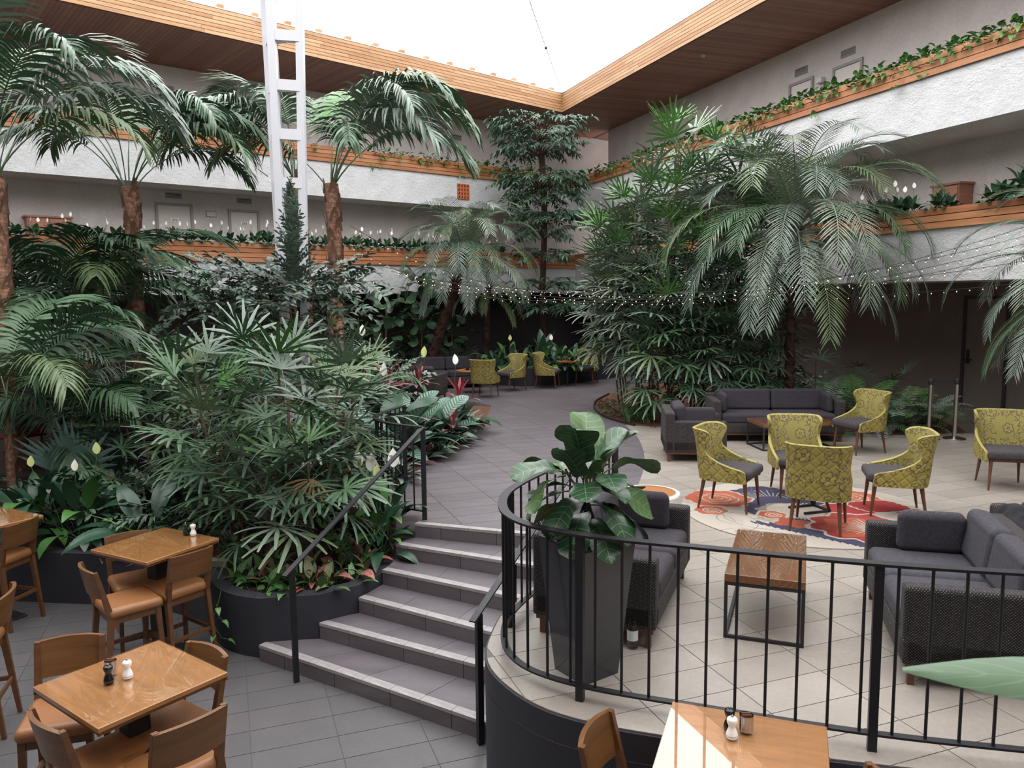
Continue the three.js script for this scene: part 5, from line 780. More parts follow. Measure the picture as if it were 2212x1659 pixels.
// peace lilies
const pl = { up: broad({ stalk: 0.3, el: 76, L: 0.34, W: 0.11, sag: 1.5, fold: 0.3, n: 10, seed: 81 }), mid: broad({ stalk: 0.28, el: 58, L: 0.36, W: 0.12, sag: 1.7, fold: 0.3, n: 10, seed: 82 }), low: broad({ stalk: 0.24, el: 35, L: 0.34, W: 0.12, sag: 1.6, fold: 0.25, n: 10, seed: 83 }) };
const spathe = broad({ stalk: 0, el: 84, L: 0.17, W: 0.105, sag: 0.1, fold: 0.5, n: 10, seed: 84 }), spadix = taper(V(0.012, 0.02, 0), V(0.014, 0.1, 0), 0.008, 0.005, 6), flowerStem = taper(V(0, 0, 0), V(0, 1, 0), 0.0045, 0.0035, 5);
function lily(label, p, n, sc, seed, flowers = [], group, mats = [lilyMat, lilyMat, lilyFresh]) {
  const g = thing('peace_lily', label, 'plant', p, 0, group), r = rng(seed);
  for (let i = 0; i < n; i++) leafAt('leaf', i < n * 0.3 ? pl.up : i < n * 0.65 ? pl.mid : pl.low, mats[r() < 0.2 ? 2 : r() < 0.5 ? 0 : 1], g, [(r() - 0.5) * 0.12, 0, (r() - 0.5) * 0.12], i * GA + seed, sc * (0.75 + 0.5 * r()), (r() - 0.5) * 0.5);
  flowers.forEach(([dx, dz, h, az = 270, fs = 1, green]) => { const f = mesh('flower', spathe, green ? spatheGreen : spatheMat, g); f.position.set(dx, h, dz); f.rotation.y = rad(az + 180); f.scale.setScalar(fs); const k = mesh('spadix', spadix, spadixMat, f); const st = mesh('flower_stem', flowerStem, greens.mid, g); st.position.set(dx * 0.4, 0, dz * 0.4); st.scale.set(1, Math.hypot(h, dx * 0.6, dz * 0.6) * 0.995, 1); st.quaternion.setFromUnitVectors(V(0, 1, 0), V(dx * 0.6, h, dz * 0.6).normalize()); });
  return g;
}
lily('peace lily with three white blooms behind the stair handrail', [-1.35, 0.7, -8.2], 22, 0.95, 91, [[0.1, 0.1, 0.78, 280, 1.15], [-0.12, 0.2, 0.76, 250, 1.1], [-0.27, 0.12, 0.78, 300, 1.1], [-0.05, 0.25, 0.7, 270, 0.8, 1]]);
lily('peace lily spilling over the planter by the top step', [-1.38, 0.55, -7.95], 22, 0.95, 92, []);
lily('peace lily with small white blooms beside the farthest dining table', [-4.95, 0.5, -8.75], 30, 1.35, 93, [[0.05, 0.1, 0.85, 270, 0.75], [-0.2, 0.2, 0.62, 250, 0.7], [-0.5, 0.0, 0.88, 280, 0.75, 1], [0.2, -0.1, 1.0, 300, 0.8, 1]]);
lily('dark leaved peace lily at the planter wall behind the farthest table', [-5.5, 0.5, -8.85], 30, 1.4, 94, []);
lily('peace lily with two slim blooms deep in the bed behind the stiff fan frond', [-4.6, 0.6, -10.4], 20, 1.0, 95, [[0, 0, 1.0, 270, 0.8], [0.45, 0.1, 0.9, 250, 0.75]]);
// large pleated lily leaves in the front planter
{ const g = thing('giant_peace_lily', 'large peace lily with pleated leaves in the front planter', 'plant', [-4.05, 0.5, -8.5]); g.scale.setScalar(1.2); const big = [broad({ stalk: 0.3, el: 70, L: 0.52, W: 0.2, sag: 1.3, fold: 0.3, n: 26, m: 3, ripple: 0.004, seed: 1, stem: 0.008 }), broad({ stalk: 0.25, el: 45, L: 0.6, W: 0.2, sag: 1.5, fold: 0.3, n: 28, m: 3, ripple: 0.004, seed: 2, stem: 0.008 })]; [[95, 0, 1], [130, 0, 0.9], [165, 1, 1.05], [195, 1, 1.0], [225, 1, 1.0], [340, 1, 0.6], [30, 1, 0.75], [300, 1, 0.7], [60, 0, 0.85], [255, 1, 0.7]].forEach(([a, k, s]) => leafAt('leaf', big[k], bigLily, g, [0, 0, 0], rad(a), s, 0.25 * Math.sin(a))); const q = new Q(); q.blade(bend(V(0, 0, 0), V(-0.8, 0.7, 0.3), 0.45, 5, 0.4), V(0, 0, 1), (u) => 0.02 * (1.1 - u), 0.5); mesh('new_leaf', q.geo(), greens.lime, g).position.set(-0.05, 0.15, 0.1); }
for (const [l, p, n, s, sd] of [['broad leaved giant lily behind the far yellow chairs', [0.9, 1.3, -22.0], 15, 1.5, 3], ['broad leaved giant lily near the dark corner doorway', [2.5, 1.3, -22.8], 14, 1.4, 4]]) { const g = thing('giant_peace_lily', l, 'plant', p), big = broad({ stalk: 0.25, el: 55, L: 0.55, W: 0.2, sag: 1.2, fold: 0.3, n: 14, m: 2, seed: 5, stem: 0.008 }), bu = broad({ stalk: 0.25, el: 78, L: 0.5, W: 0.2, sag: 0.7, fold: 0.3, n: 14, m: 2, seed: 6, stem: 0.008 }); for (let i = 0; i < n; i++) leafAt('leaf', i % 2 ? big : bu, i === 0 ? greens.fresh : bigLily, g, [0, 0, 0], i * GA + sd, s * (0.75 + 0.05 * (i % 6)), 0.2 * (i % 3 - 1)); }
for (let i = 0; i < 7; i++) lily(['leafy peace lily draping the far curved planter', 'leafy peace lily draping the far curved planter'][0], [-0.45 + i * 0.36, 1.28, -20.95 + Math.abs(i - 2.4) * 0.12], 20, 1.15, 101 + i, i % 3 === 1 ? [[0.05, 0.1, 0.8, 270, 0.9, i % 2]] : [], 'peace lilies along the far curved planter', [lilyMat, greens.mid, lilyFresh]);
// calatheas and red cordylines of the bed beside the path
const cal = [broad({ stalk: 0.28, el: 66, L: 0.34, W: 0.17, sag: 1.3, fold: 0.2, n: 10, seed: 7, shape: 'round' }), broad({ stalk: 0.22, el: 42, L: 0.34, W: 0.17, sag: 1.4, fold: 0.2, n: 10, seed: 8, shape: 'round' }), broad({ stalk: 0.12, el: 40, L: 0.3, W: 0.075, sag: 1.0, fold: 0.2, n: 8, seed: 9 }), broad({ stalk: 0.1, el: 60, L: 0.3, W: 0.07, sag: 0.8, fold: 0.2, n: 8, seed: 10 })];
function calPlant(label, p, n, sc, seed, slim, mats) { const g = thing('calathea', label, 'plant', p), r = rng(seed); for (let i = 0; i < n; i++) leafAt('leaf', cal[(slim ? 2 : 0) + (i < n * 0.45 ? (slim ? 1 : 0) : (slim ? 0 : 1))], mats[Math.floor(r() * mats.length)], g, [(r() - 0.5) * 0.25, 0, (r() - 0.5) * 0.25], i * GA + seed, sc * (0.7 + 0.55 * r()), (r() - 0.5) * 0.7); }
calPlant('broad striped calathea at the head of the path bed', [-1.2, 0.86, -12.5], 28, 1.45, 1, false, [calathea, calathea, lilyMat]);
calPlant('broad striped calathea behind the curved balustrade', [-1.7, 0.86, -11.2], 30, 1.7, 2, false, [calathea, calathea, lilyMat]);
calPlant('broad striped calathea deeper in the path bed', [-1.9, 0.86, -12.9], 26, 1.7, 3, false, [calathea, lilyMat]);
calPlant('slender silver striped calathea along the path edge', [-1.4, 0.86, -11.1], 44, 1.15, 4, true, [calatheaSlim, calatheaSlim, redBack]);
calPlant('slender silver striped calathea at the path bed corner', [-0.95, 0.86, -12.8], 46, 1.15, 5, true, [calatheaSlim, calatheaSlim, redBack]);
calPlant('slender calathea with purple undersides by the balustrade post', [-1.7, 0.86, -10.3], 44, 1.15, 6, true, [calatheaSlim, greens.grey, redBack]);
calPlant('slender silver striped calathea inside the curved balustrade', [-1.95, 0.86, -9.5], 40, 1.1, 7, true, [calatheaSlim, greens.grey, greens.deep]);
calPlant('zigzag leaved calathea low at the path edge', [-1.15, 0.86, -11.75], 36, 1.0, 8, true, [leafTexMat(veinTex('#3c5c44', '#93ad8b', 10, { stripe: '#8aa886' }), 0.45)]);
calPlant('slender calathea behind the broad leaved one', [-2.5, 0.86, -12.2], 36, 1.25, 9, true, [calatheaSlim, greens.deep, greens.dusk]);
calPlant('slender striped calathea at the foot of the curved balustrade post', [-1.5, 0.86, -9.95], 36, 1.0, 12, true, [calatheaSlim, greens.grey, calathea]);
calPlant('slender striped calathea midway along the grey path edge', [-1.0, 0.86, -12.2], 40, 1.1, 13, true, [calatheaSlim, calatheaSlim, redBack]);
calPlant('broad striped calathea in front of the striped cordyline', [-0.95, 0.86, -13.4], 26, 1.3, 14, false, [calathea, calathea, lilyMat]);
calPlant('slender calathea at the narrow end of the path bed', [-0.85, 0.86, -14.0], 36, 1.1, 15, true, [calatheaSlim, greens.deep]);
calPlant('broad striped calathea beside the red cordyline and balustrade', [-1.5, 0.86, -12.0], 26, 1.5, 16, false, [calathea, lilyMat, calathea]);
calPlant('dark calathea under the lattice column', [-3.0, 0.86, -11.0], 26, 1.1, 10, true, [greens.grey, greens.deep, greens.dusk]);
{ const strap = [broad({ stalk: 0.02, el: 75, L: 0.42, W: 0.055, sag: 0.9, fold: 0.5, n: 8, shape: 'strap', seed: 1 }), broad({ stalk: 0.02, el: 45, L: 0.45, W: 0.055, sag: 1.1, fold: 0.5, n: 8, shape: 'strap', seed: 2 })];
  const ti = (label, p, h, n, sc, seed) => { const g = thing('cordyline', label, 'plant', p), r = rng(seed); mesh('cane', taper(V(0, -0.02, 0), V(0.02, h, 0), 0.014, 0.01, 6), caneMat, g); for (let i = 0; i < n; i++) leafAt('leaf', strap[i < n * 0.4 ? 0 : 1], r() < 0.55 ? tiRed : tiWhite, g, [0.02, h - 0.12 * i / n, 0], i * GA + seed, sc * (0.8 + 0.4 * r()), (r() - 0.5) * 0.3); };
  ti('red and white striped cordyline tallest behind the curved balustrade', [-2.2, 0.86, -13.6], 0.85, 20, 1.15, 1); ti('red and white striped cordyline in front of the far round table', [-0.95, 0.86, -13.7], 0.62, 14, 0.95, 2); ti('low crimson cordyline at the path bed corner', [-0.98, 0.86, -12.4], 0.35, 12, 0.75, 3); ti('crimson cordyline inside the curved balustrade', [-2.2, 0.86, -9.9], 0.7, 14, 0.85, 4); ti('red and white striped cordyline beside the low hidden table', [-1.75, 0.86, -14.4], 0.8, 14, 1.0, 5); ti('small crimson cordyline in the middle of the path bed', [-1.5, 0.86, -12.1], 0.5, 10, 0.7, 6); }
for (const [l, p, fl] of [['peace lily with a tall white bloom in the path bed', [-1.05, 0.86, -13.2], [[0.1, 0, 1.25, 300, 1.05]]], ['peace lily with a yellowing bloom in the path bed', [-1.55, 0.86, -13.0], [[0.1, 0, 1.4, 250, 1.05, 1]]], ['peace lily with a slim white bloom behind the curved balustrade', [-2.0, 0.86, -11.9], [[0.05, 0, 1.2, 250, 1.2]]], ['peace lily with a tall pale bloom beside the lattice column', [-2.6, 0.86, -13.2], [[0.1, 0, 1.75, 260, 1.1]]]]) lily(l, p, 12, 0.9, Math.round(-p[2] * 10), fl);
// pink caladium-like and arrowhead plants in the front planter
const aro = [broad({ stalk: 0.14, el: 70, L: 0.15, W: 0.09, sag: 1.2, fold: 0.25, n: 7, shape: 'heart', seed: 1, stem: 0.003 }), broad({ stalk: 0.12, el: 40, L: 0.15, W: 0.09, sag: 1.2, fold: 0.25, n: 7, shape: 'heart', seed: 2, stem: 0.003 })], agl = [broad({ stalk: 0.12, el: 72, L: 0.22, W: 0.085, sag: 1.1, fold: 0.3, n: 8, seed: 3, stem: 0.004 }), broad({ stalk: 0.12, el: 45, L: 0.22, W: 0.085, sag: 1.3, fold: 0.3, n: 8, seed: 4, stem: 0.004 })];
function small(name, label, p, n, sc, seed, set, mats, wide = 0.3) { const g = thing(name, label, 'plant', p), r = rng(seed); for (let i = 0; i < n; i++) leafAt('leaf', set[i % 2], mats[Math.floor(r() * mats.length)], g, [(r() - 0.5) * wide, 0, (r() - 0.5) * wide], i * GA + seed, sc * (0.7 + 0.5 * r()), (r() - 0.5) * 0.5); }
small('arrowhead_plant', 'pale green arrowhead plant nearest the high table in the front planter', [-2.55, 0.49, -7.3], 26, 0.95, 1, aro, [syngon, syngon, greens.fresh]); small('arrowhead_plant', 'pale green arrowhead plant at the front curve of the planter', [-2.2, 0.49, -7.15], 30, 0.95, 2, aro, [syngon, greens.fresh, syngon]); small('arrowhead_plant', 'pale arrowhead plant beside the third stair', [-1.68, 0.49, -7.4], 22, 0.9, 3, aro, [syngon, syngon]); small('arrowhead_plant', 'arrowhead plant behind the front curve of the planter', [-2.4, 0.49, -7.5], 24, 1.0, 4, aro, [greens.mid, syngon]);
small('pink_aglaonema', 'pink and green spotted foliage plant in the middle of the front planter', [-1.95, 0.49, -7.3], 20, 1.0, 5, agl, [pinkLeaf, pinkGreen, pinkGreen]); small('pink_aglaonema', 'pink spotted foliage plant beside the fourth stair', [-1.6, 0.49, -7.62], 22, 1.05, 6, agl, [pinkLeaf, pinkGreen, pinkLeaf]); small('pink_aglaonema', 'small pink spotted foliage plant under the lady palm canes', [-2.35, 0.49, -7.45], 12, 0.8, 7, agl, [pinkLeaf, pinkGreen]); small('pink_aglaonema', 'cream edged foliage plant leaning over the planter rim', [-1.8, 0.5, -7.1], 10, 0.85, 8, agl, [pinkGreen, lilyFresh]);
// zz plants by the stair planter
{ const sp = shoot({ len: 0.55, el: 70, sag: 0.6, n: 11, L: 0.075, W: 0.036, ang: 60, both: true, seed: 5, stem: 0.006 }); for (const [l, p, n, s] of [['glossy zz plant between the pink foliage and the top step', [-1.6, 0.49, -7.75], 10, 1], ['glossy zz plant beneath the lady palm canes', [-2.75, 0.49, -7.7], 7, 0.8]]) { const g = thing('zz_plant', l, 'plant', p); for (let i = 0; i < n; i++) leafAt('stem', sp, i % 3 ? greens.mid : greens.fresh, g, [0.03 * Math.cos(i), 0, 0.03 * Math.sin(i)], i * GA, s * (0.8 + 0.08 * (i % 5)), 0.3 * (i % 3 - 1)); } }
// climbing arrowhead vine down the planter face beside the stool
{ const g = thing('hanging_vine', 'thin vine hanging down the curved planter beside a stool', 'plant', [-2.72, 0.56, -7.0]); mesh('stem', tube([V(0, 0, -0.05), V(0.02, -0.05, 0.06), V(-0.03, -0.25, 0.09), V(0.03, -0.4, 0.08)], 0.003, 16, 4), greens.mid, g); [[0, -0.08, 0.08, 300], [0.02, -0.2, 0.1, 330], [0.0, -0.32, 0.1, 270], [0.03, -0.4, 0.09, 0]].forEach(([x, y, z, a]) => leafAt('leaf', aro[1], syngon, g, [x, y, z], rad(a), 0.6, 0, -0.8)); }
// white lattice column
{
  const g = thing('lattice_column', 'white painted steel lattice column rising through the palms', 'column'), y0 = 0.6, y1 = 10.6, at = (a, b, y) => lerp(a, b, (y - 2.8) / (7.44 - 2.8));
  const fl = (y) => V(at(-3.12, -3.15, y), y, -10.9), fr = (y) => V(at(-2.88, -2.78, y), y, -11.0), bl = (y) => V(at(-3.22, -3.31, y), y, -11.2);
  for (const [n, f] of [['chord', fl], ['chord', fr], ['chord', bl]]) mesh(n, bar(f(y0), f(y1), 0.1, 0.1, V(0, 0, 1)), M.whiteSteel, g);
  for (let y = 0.96; y < 10.5; y += 0.64) { mesh('rung', bar(fl(y), fr(y), 0.1, 0.14), M.whiteSteel, g); mesh('rung', bar(fr(y + 0.02), bl(y + 0.02), 0.08, 0.1), M.whiteSteel, g); mesh('rung', bar(bl(y), fl(y), 0.06, 0.1), M.whiteSteel, g); }
  mesh('bolt', taper(V(-3.3, 4.9, -11), V(-3.42, 5.0, -10.95), 0.012, 0.012, 6), M.chrome, g);
  mesh('cable', taper(V(-3.06, 0.8, -11.06), V(-3.16, 9.5, -11.1), 0.006, 0.006, 5), M.chrome, g);
}
// camellia-like shrub round the column
{
  const cm = [leafMat(0x47584b, 0.33), leafMat(0x3c4c41, 0.33), leafMat(0x526355, 0.35)], sh = [0, 1, 2].map((k) => shoot({ len: 0.55, el: [10, 35, -12][k], sag: [0.5, 0.3, 0.5][k], n: 14, L: 0.135, W: 0.058, lsag: 0.7, ang: 58, seed: 131 + k, stem: 0.005 }));
  const g = thing('camellia_shrub', 'dark glossy leaved shrub with level branches at the white column', 'shrub', [-2.85, 0.5, -10.35]), r = rng(17);
  mesh('trunk', tube([V(0, 0, 0), V(0.02, 1.4, 0), V(0.03, 2.7, 0), V(0.02, 4.05, 0)], 0.022, 24, 6), caneMat, g);
  for (let i = 0; i < 56; i++) { const t = i / 55, y = lerp(2.75, 4.05, t); leafAt('leafy_branch', sh[1], cm[i % 3], g, [0.02, y, 0], i * GA, lerp(0.85, 0.4, t), (r() - 0.5) * 0.5, 0.3 + t * 0.7); }
  const limb = (az, len, y, rise) => { const d = V(Math.cos(rad(az)), 0, -Math.sin(rad(az))); const pts = [V(0.02, y, 0), d.clone().multiplyScalar(len * 0.5).setY(y + rise), d.clone().multiplyScalar(len).setY(y + rise * 1.3)]; mesh('branch', tube(pts, 0.01, 12, 5), caneMat, g); const c = new THREE.CatmullRomCurve3(pts); for (let i = 0; i < len * 16; i++) { const p = c.getPoint(0.12 + 0.88 * i / (len * 16)), a = rad(az) + (i % 2 ? 1 : -1) * (0.5 + 0.5 * r()); leafAt('leafy_branch', sh[i % 3], cm[i % 3], g, [p.x, p.y, p.z], a, 0.65 + 0.3 * r(), (r() - 0.5) * 0.8); } };
  for (const [az, len, y, rise] of [[180, 1.35, 2.75, 0.3], [170, 1.1, 2.55, 0.1], [200, 1.0, 2.9, 0.15], [0, 0.95, 2.75, 0.15], [350, 0.85, 2.5, 0.1], [15, 0.8, 2.95, 0.1], [230, 0.7, 2.6, 0.1], [310, 0.75, 2.75, 0.15], [90, 0.8, 2.7, 0.1], [140, 1.0, 2.8, 0.25], [190, 1.3, 2.45, 0.2], [270, 0.5, 2.3, 0.0], [340, 0.6, 2.2, 0]]) limb(az, len, y, rise);
}
// trailing dark shrubs with long leafy shoots
function shrub(label, p, h, rr, n, mats, seed, sc = 1, L = 0.1, W = 0.045) { const g = thing('leafy_shrub', label, 'shrub', p), r = rng(seed), sh = [0, 1].map((k) => shoot({ len: 0.5, el: k ? 45 : 15, sag: 0.5, n: 12, L, W, lsag: 0.7, ang: 55, seed: seed * 3 + k })); for (let i = 0; i < n; i++) { const y = h * Math.pow(r(), 0.8), a = i * GA, q = rr * (0.2 + 0.6 * r()); leafAt('leafy_branch', sh[i % 2], mats[Math.floor(r() * mats.length)], g, [Math.cos(a) * q, y, -Math.sin(a) * q], a + (r() - 0.5), sc * (0.75 + 0.5 * r()), (r() - 0.5) * 0.8); } mesh('stem', taper(V(0, -0.05, 0), V(0, h * 0.9, 0), 0.02, 0.008, 6), caneMat, g); }
const dk = [greens.dusk, greens.deep, greens.dusk, greens.mid];
shrub('dense dark shrub filling the bed under the slim palm', [-5.0, 0.6, -11.2], 1.0, 0.7, 44, dk, 1, 1.1); shrub('dense dark shrub beside the red seat', [-6.3, 0.7, -11.8], 1.2, 0.7, 46, dk, 2, 1.1); shrub('dark shrub behind the lady palm at the white column', [-3.4, 0.86, -12.4], 1.5, 0.7, 46, [greens.deep, greens.grey, greens.dusk], 3, 1.2); shrub('grey leaved shrub with silvery shoots between the path bed and middle palms', [-2.6, 0.86, -14.9], 1.0, 0.6, 36, [greens.grey, greens.dust], 4, 1.2, 0.09, 0.055); shrub('dark shrub below the lily trough', [-7.5, 0.86, -15.4], 1.9, 1.0, 60, dk, 5, 1.4); shrub('dark shrub against the dark ground floor wall', [-5.4, 0.86, -16.6], 1.7, 1.0, 56, dk, 6, 1.4); shrub('dark shrub under the lady palm beside the planter wall', [-3.9, 0.5, -9.1], 0.5, 0.7, 36, dk, 7, 1.0); shrub('dark low shrub behind the front peace lilies', [-5.2, 0.5, -9.3], 0.6, 0.6, 36, dk, 8, 1.0); shrub('dark shrub at the foot of the lattice column', [-3.3, 0.6, -10.2], 0.9, 0.6, 40, dk, 9, 1.0); shrub('dark shrub behind the middle palm trunks', [-3.9, 0.86, -17.0], 1.5, 0.9, 46, dk, 10, 1.3); shrub('dark undergrowth beneath the tall lady palms', [3.6, T, -15.4], 1.0, 1.0, 46, dk, 11, 1.2); shrub('dark undergrowth beneath the large date palm', [4.9, T, -15.2], 0.9, 0.9, 44, dk, 12, 1.2); shrub('green creeping groundcover on the mulch island edge', [2.05, T, -15.2], 0.12, 0.3, 26, [greens.olive, greens.fresh, greens.mid], 13, 0.45); shrub('olive shrub behind the stiff fan frond', [-4.3, 0.5, -9.4], 0.6, 0.6, 36, [greens.deep, greens.mid, greens.olive], 14, 1);
// dissected philodendron leaves low in the bed
{ const q = new Q(); const mid = bend(V(0, 0, 0), V(0.7, 0.7, 0), 0.55, 8, 1.4); q.stem(mid, 0.006, 0.003, 4); for (let i = 3; i <= 8; i++) for (const s of [-1, 1]) { const t = (i - 2) / 6, p = mid[i], d = mid[8].clone().sub(mid[6]).normalize().multiplyScalar(0.5 + t).add(V(0, 0, s)); q.blade(bend(p, d, 0.2 * (1.15 - 0.6 * t), 3, 0.4), V(1, 0, 0), (u) => 0.017 * Math.max(0.1, 1 - u * u), 0.2); } const lf = q.geo(); for (const [l, p, sd] of [['philodendron with finger cut leaves in the front planter', [-3.2, 0.55, -8.75], 1], ['philodendron with finger cut leaves behind the small lilies', [-3.9, 0.5, -8.75], 2]]) { const g = thing('philodendron', l, 'plant', p); for (let i = 0; i < 16; i++) leafAt('leaf', lf, [greens.mid, greens.deep, greens.grey][i % 3], g, [0, 0.1 * (i % 4), 0], i * GA + sd, 1 + 0.1 * (i % 4), 0.3 * (i % 3 - 1)); } }
// layered tree in the corner
{
  const g = thing('layered_tree', 'dark umbrella layered tree standing in the corner of the court', 'tree', [0.9, 1.2, -24.0]), r = rng(19), sh = [0, 1].map((k) => shoot({ len: 0.5, el: k ? 18 : -8, sag: 0.5, n: 16, L: 0.2, W: 0.05, lsag: 1.6, ang: 52, seed: 151 + k, stem: 0.006 })), tm = [leafMat(0x465f4b, 0.42), leafMat(0x546e58, 0.42), leafMat(0x3c5341, 0.42)];
  mesh('trunk', tube([V(0.1, 0, 0), V(0.05, 2, 0), V(0.12, 4.5, 0), V(0, 7.0, 0)], 0.09, 24, 8), dateBark, g);
  for (const [y, R, n, dx, rise] of [[6.85, 1.3, 84, -0.05, 0.35], [6.4, 1.15, 60, -0.05, 0.1], [5.45, 1.3, 80, 0.05, 0.05], [5.0, 1.0, 48, 0.1, 0], [4.45, 0.95, 46, 0.15, 0], [3.95, 0.8, 26, 0.1, 0], [3.3, 0.7, 20, 0.1, 0], [1.75, 0.9, 34, 0.3, 0], [2.4, 0.7, 22, 0.1, 0]]) {
    for (let i = 0; i < n; i++) { const a = i * GA, q = R * Math.sqrt((i + 0.5) / n) * 0.8; leafAt('leafy_branch', sh[i % 2], tm[Math.floor(r() * 3)], g, [dx + Math.cos(a) * q, y + rise * Math.pow(q / R, 2) * 1.3 + (r() - 0.5) * 0.2, -Math.sin(a) * q], a + (r() - 0.5) * 0.8, 0.85 + 0.4 * r(), (r() - 0.5) * 0.6); if (i % 6 === 0) mesh('branch', bar(V(dx * 0.5, y - 0.25, 0), V(dx + Math.cos(a) * q, y, -Math.sin(a) * q), 0.025), dateBark, g); }
  }
}
// fiddle leaf figs
const figL = [broad({ stalk: 0.04, el: 65, L: 0.27, W: 0.19, sag: 0.8, fold: 0.3, n: 12, m: 3, wave: 0.06, shape: 'fiddle', seed: 1 }), broad({ stalk: 0.05, el: 35, L: 0.27, W: 0.17, sag: 1.2, fold: 0.25, n: 12, m: 3, wave: 0.07, shape: 'fiddle', seed: 2 }), broad({ stalk: 0.05, el: 5, L: 0.26, W: 0.16, sag: 1.3, fold: 0.2, n: 12, m: 3, wave: 0.06, shape: 'fiddle', seed: 3 })];
{
  const g = thing('fiddle_leaf_fig', 'fiddle leaf fig growing in the tall charcoal pot', 'plant', [0.45, T + 0.82, -4.72]);
  mesh('stem', tube([V(0, -0.02, 0), V(0.01, 0.3, 0), V(-0.02, 0.55, 0)], 0.012, 16, 6), caneMat, g); mesh('stem', tube([V(0, 0.25, 0), V(0.06, 0.38, 0.02), V(0.09, 0.5, 0.02)], 0.009, 10, 6), caneMat, g); mesh('stem', tube([V(0, 0.3, 0), V(-0.1, 0.42, 0.02), V(-0.13, 0.48, 0.03)], 0.008, 10, 6), caneMat, g);
  const sl = mesh('nursery_sleeve', lathe([[0.085, -0.02], [0.075, 0.1], [0.035, 0.22], [0.02, 0.27], [0.018, 0.27], [0.03, 0.21], [0.07, 0.09], [0.08, -0.02]], 16), M.blackFlat, g); sl.userData.label = 'black sleeve round the stem';
  for (const [x, y, z, az, v, s, m, roll] of [[-0.02, 0.5, 0, 100, 0, 1.1, 1, 0.3], [-0.03, 0.47, 0.02, 255, 0, 1.15, 0, 0], [-0.12, 0.45, 0.03, 150, 1, 0.9, 1, 0.4], [-0.13, 0.45, 0.03, 195, 1, 0.95, 0, -0.3], [-0.13, 0.44, 0.03, 215, 2, 1.05, 1, 0.5], [0.09, 0.5, 0.02, 40, 0, 0.75, 1, 0], [0.09, 0.46, 0.02, 330, 0, 1.0, 0, 0.2], [0.1, 0.45, 0.02, 10, 1, 1.0, 1, -0.5], [0.08, 0.42, 0.02, 280, 1, 0.9, 0, 0], [0.06, 0.36, 0.02, 345, 2, 1.1, 1, 0.4], [0, 0.36, 0, 265, 1, 0.95, 0, 0.2], [-0.02, 0.33, 0, 200, 1, 1.0, 0, 0.3], [0, 0.3, 0, 225, 2, 1.1, 0, 0], [0.02, 0.28, 0, 310, 2, 1.15, 0, -0.2], [0.01, 0.25, 0, 350, 2, 1.2, 0, -0.4], [0, 0.22, 0, 245, 2, 1.15, 0, 0.2], [0, 0.18, 0, 290, 2, 1.1, 0, 0], [0.02, 0.42, 0, 70, 1, 0.9, 0, 0], [-0.02, 0.4, 0.03, 240, 0, 0.9, 0, 0.2], [0.04, 0.34, 0.03, 300, 1, 0.85, 0, -0.2], [0.03, 0.5, 0, 5, 0, 0.85, 0, 0.3], [-0.08, 0.34, 0.02, 180, 2, 0.95, 0, 0.2], [-0.05, 0.42, 0, 130, 1, 1, 0, 0], [0.05, 0.3, 0, 30, 1, 1, 0, 0], [-0.05, 0.26, 0, 170, 2, 0.9, 1, 0.6], [0.02, 0.4, 0.03, 300, 0, 0.6, 1, 0]]) leafAt('leaf', figL[v], m ? figBack : figMat, g, [x, y, z], rad(az), s * 1.2, roll);
}
function bigFig(label, p, h, n, seed, wide) { const g = thing('fiddle_leaf_fig', label, 'plant', p), r = rng(seed); mesh('stem', taper(V(0, -0.05, 0), V(0.1, h, 0), 0.03, 0.015, 6), caneMat, g); for (let i = 0; i < n; i++) { const t = (i + 0.5) / n, a = i * GA + seed; leafAt('leaf', figL[i % 3], r() < 0.75 ? figMat : greens.mid, g, [0.1 * t + Math.cos(a) * wide * r(), h * t, -Math.sin(a) * wide * r()], a, 1.5 + 0.4 * r(), (r() - 0.5) * 0.5); } }
bigFig('tall fiddle leaf fig beside the leaning date palm trunk', [-2.55, 0.86, -22.0], 3.0, 72, 1, 0.45); bigFig('lower fiddle leaf fig between the leaning date palm and middle palms', [-3.5, 0.86, -21.6], 2.4, 50, 2, 0.45); bigFig('short fiddle leaf fig between the two date palm trunks', [-1.75, 0.86, -22.3], 1.9, 36, 3, 0.35);
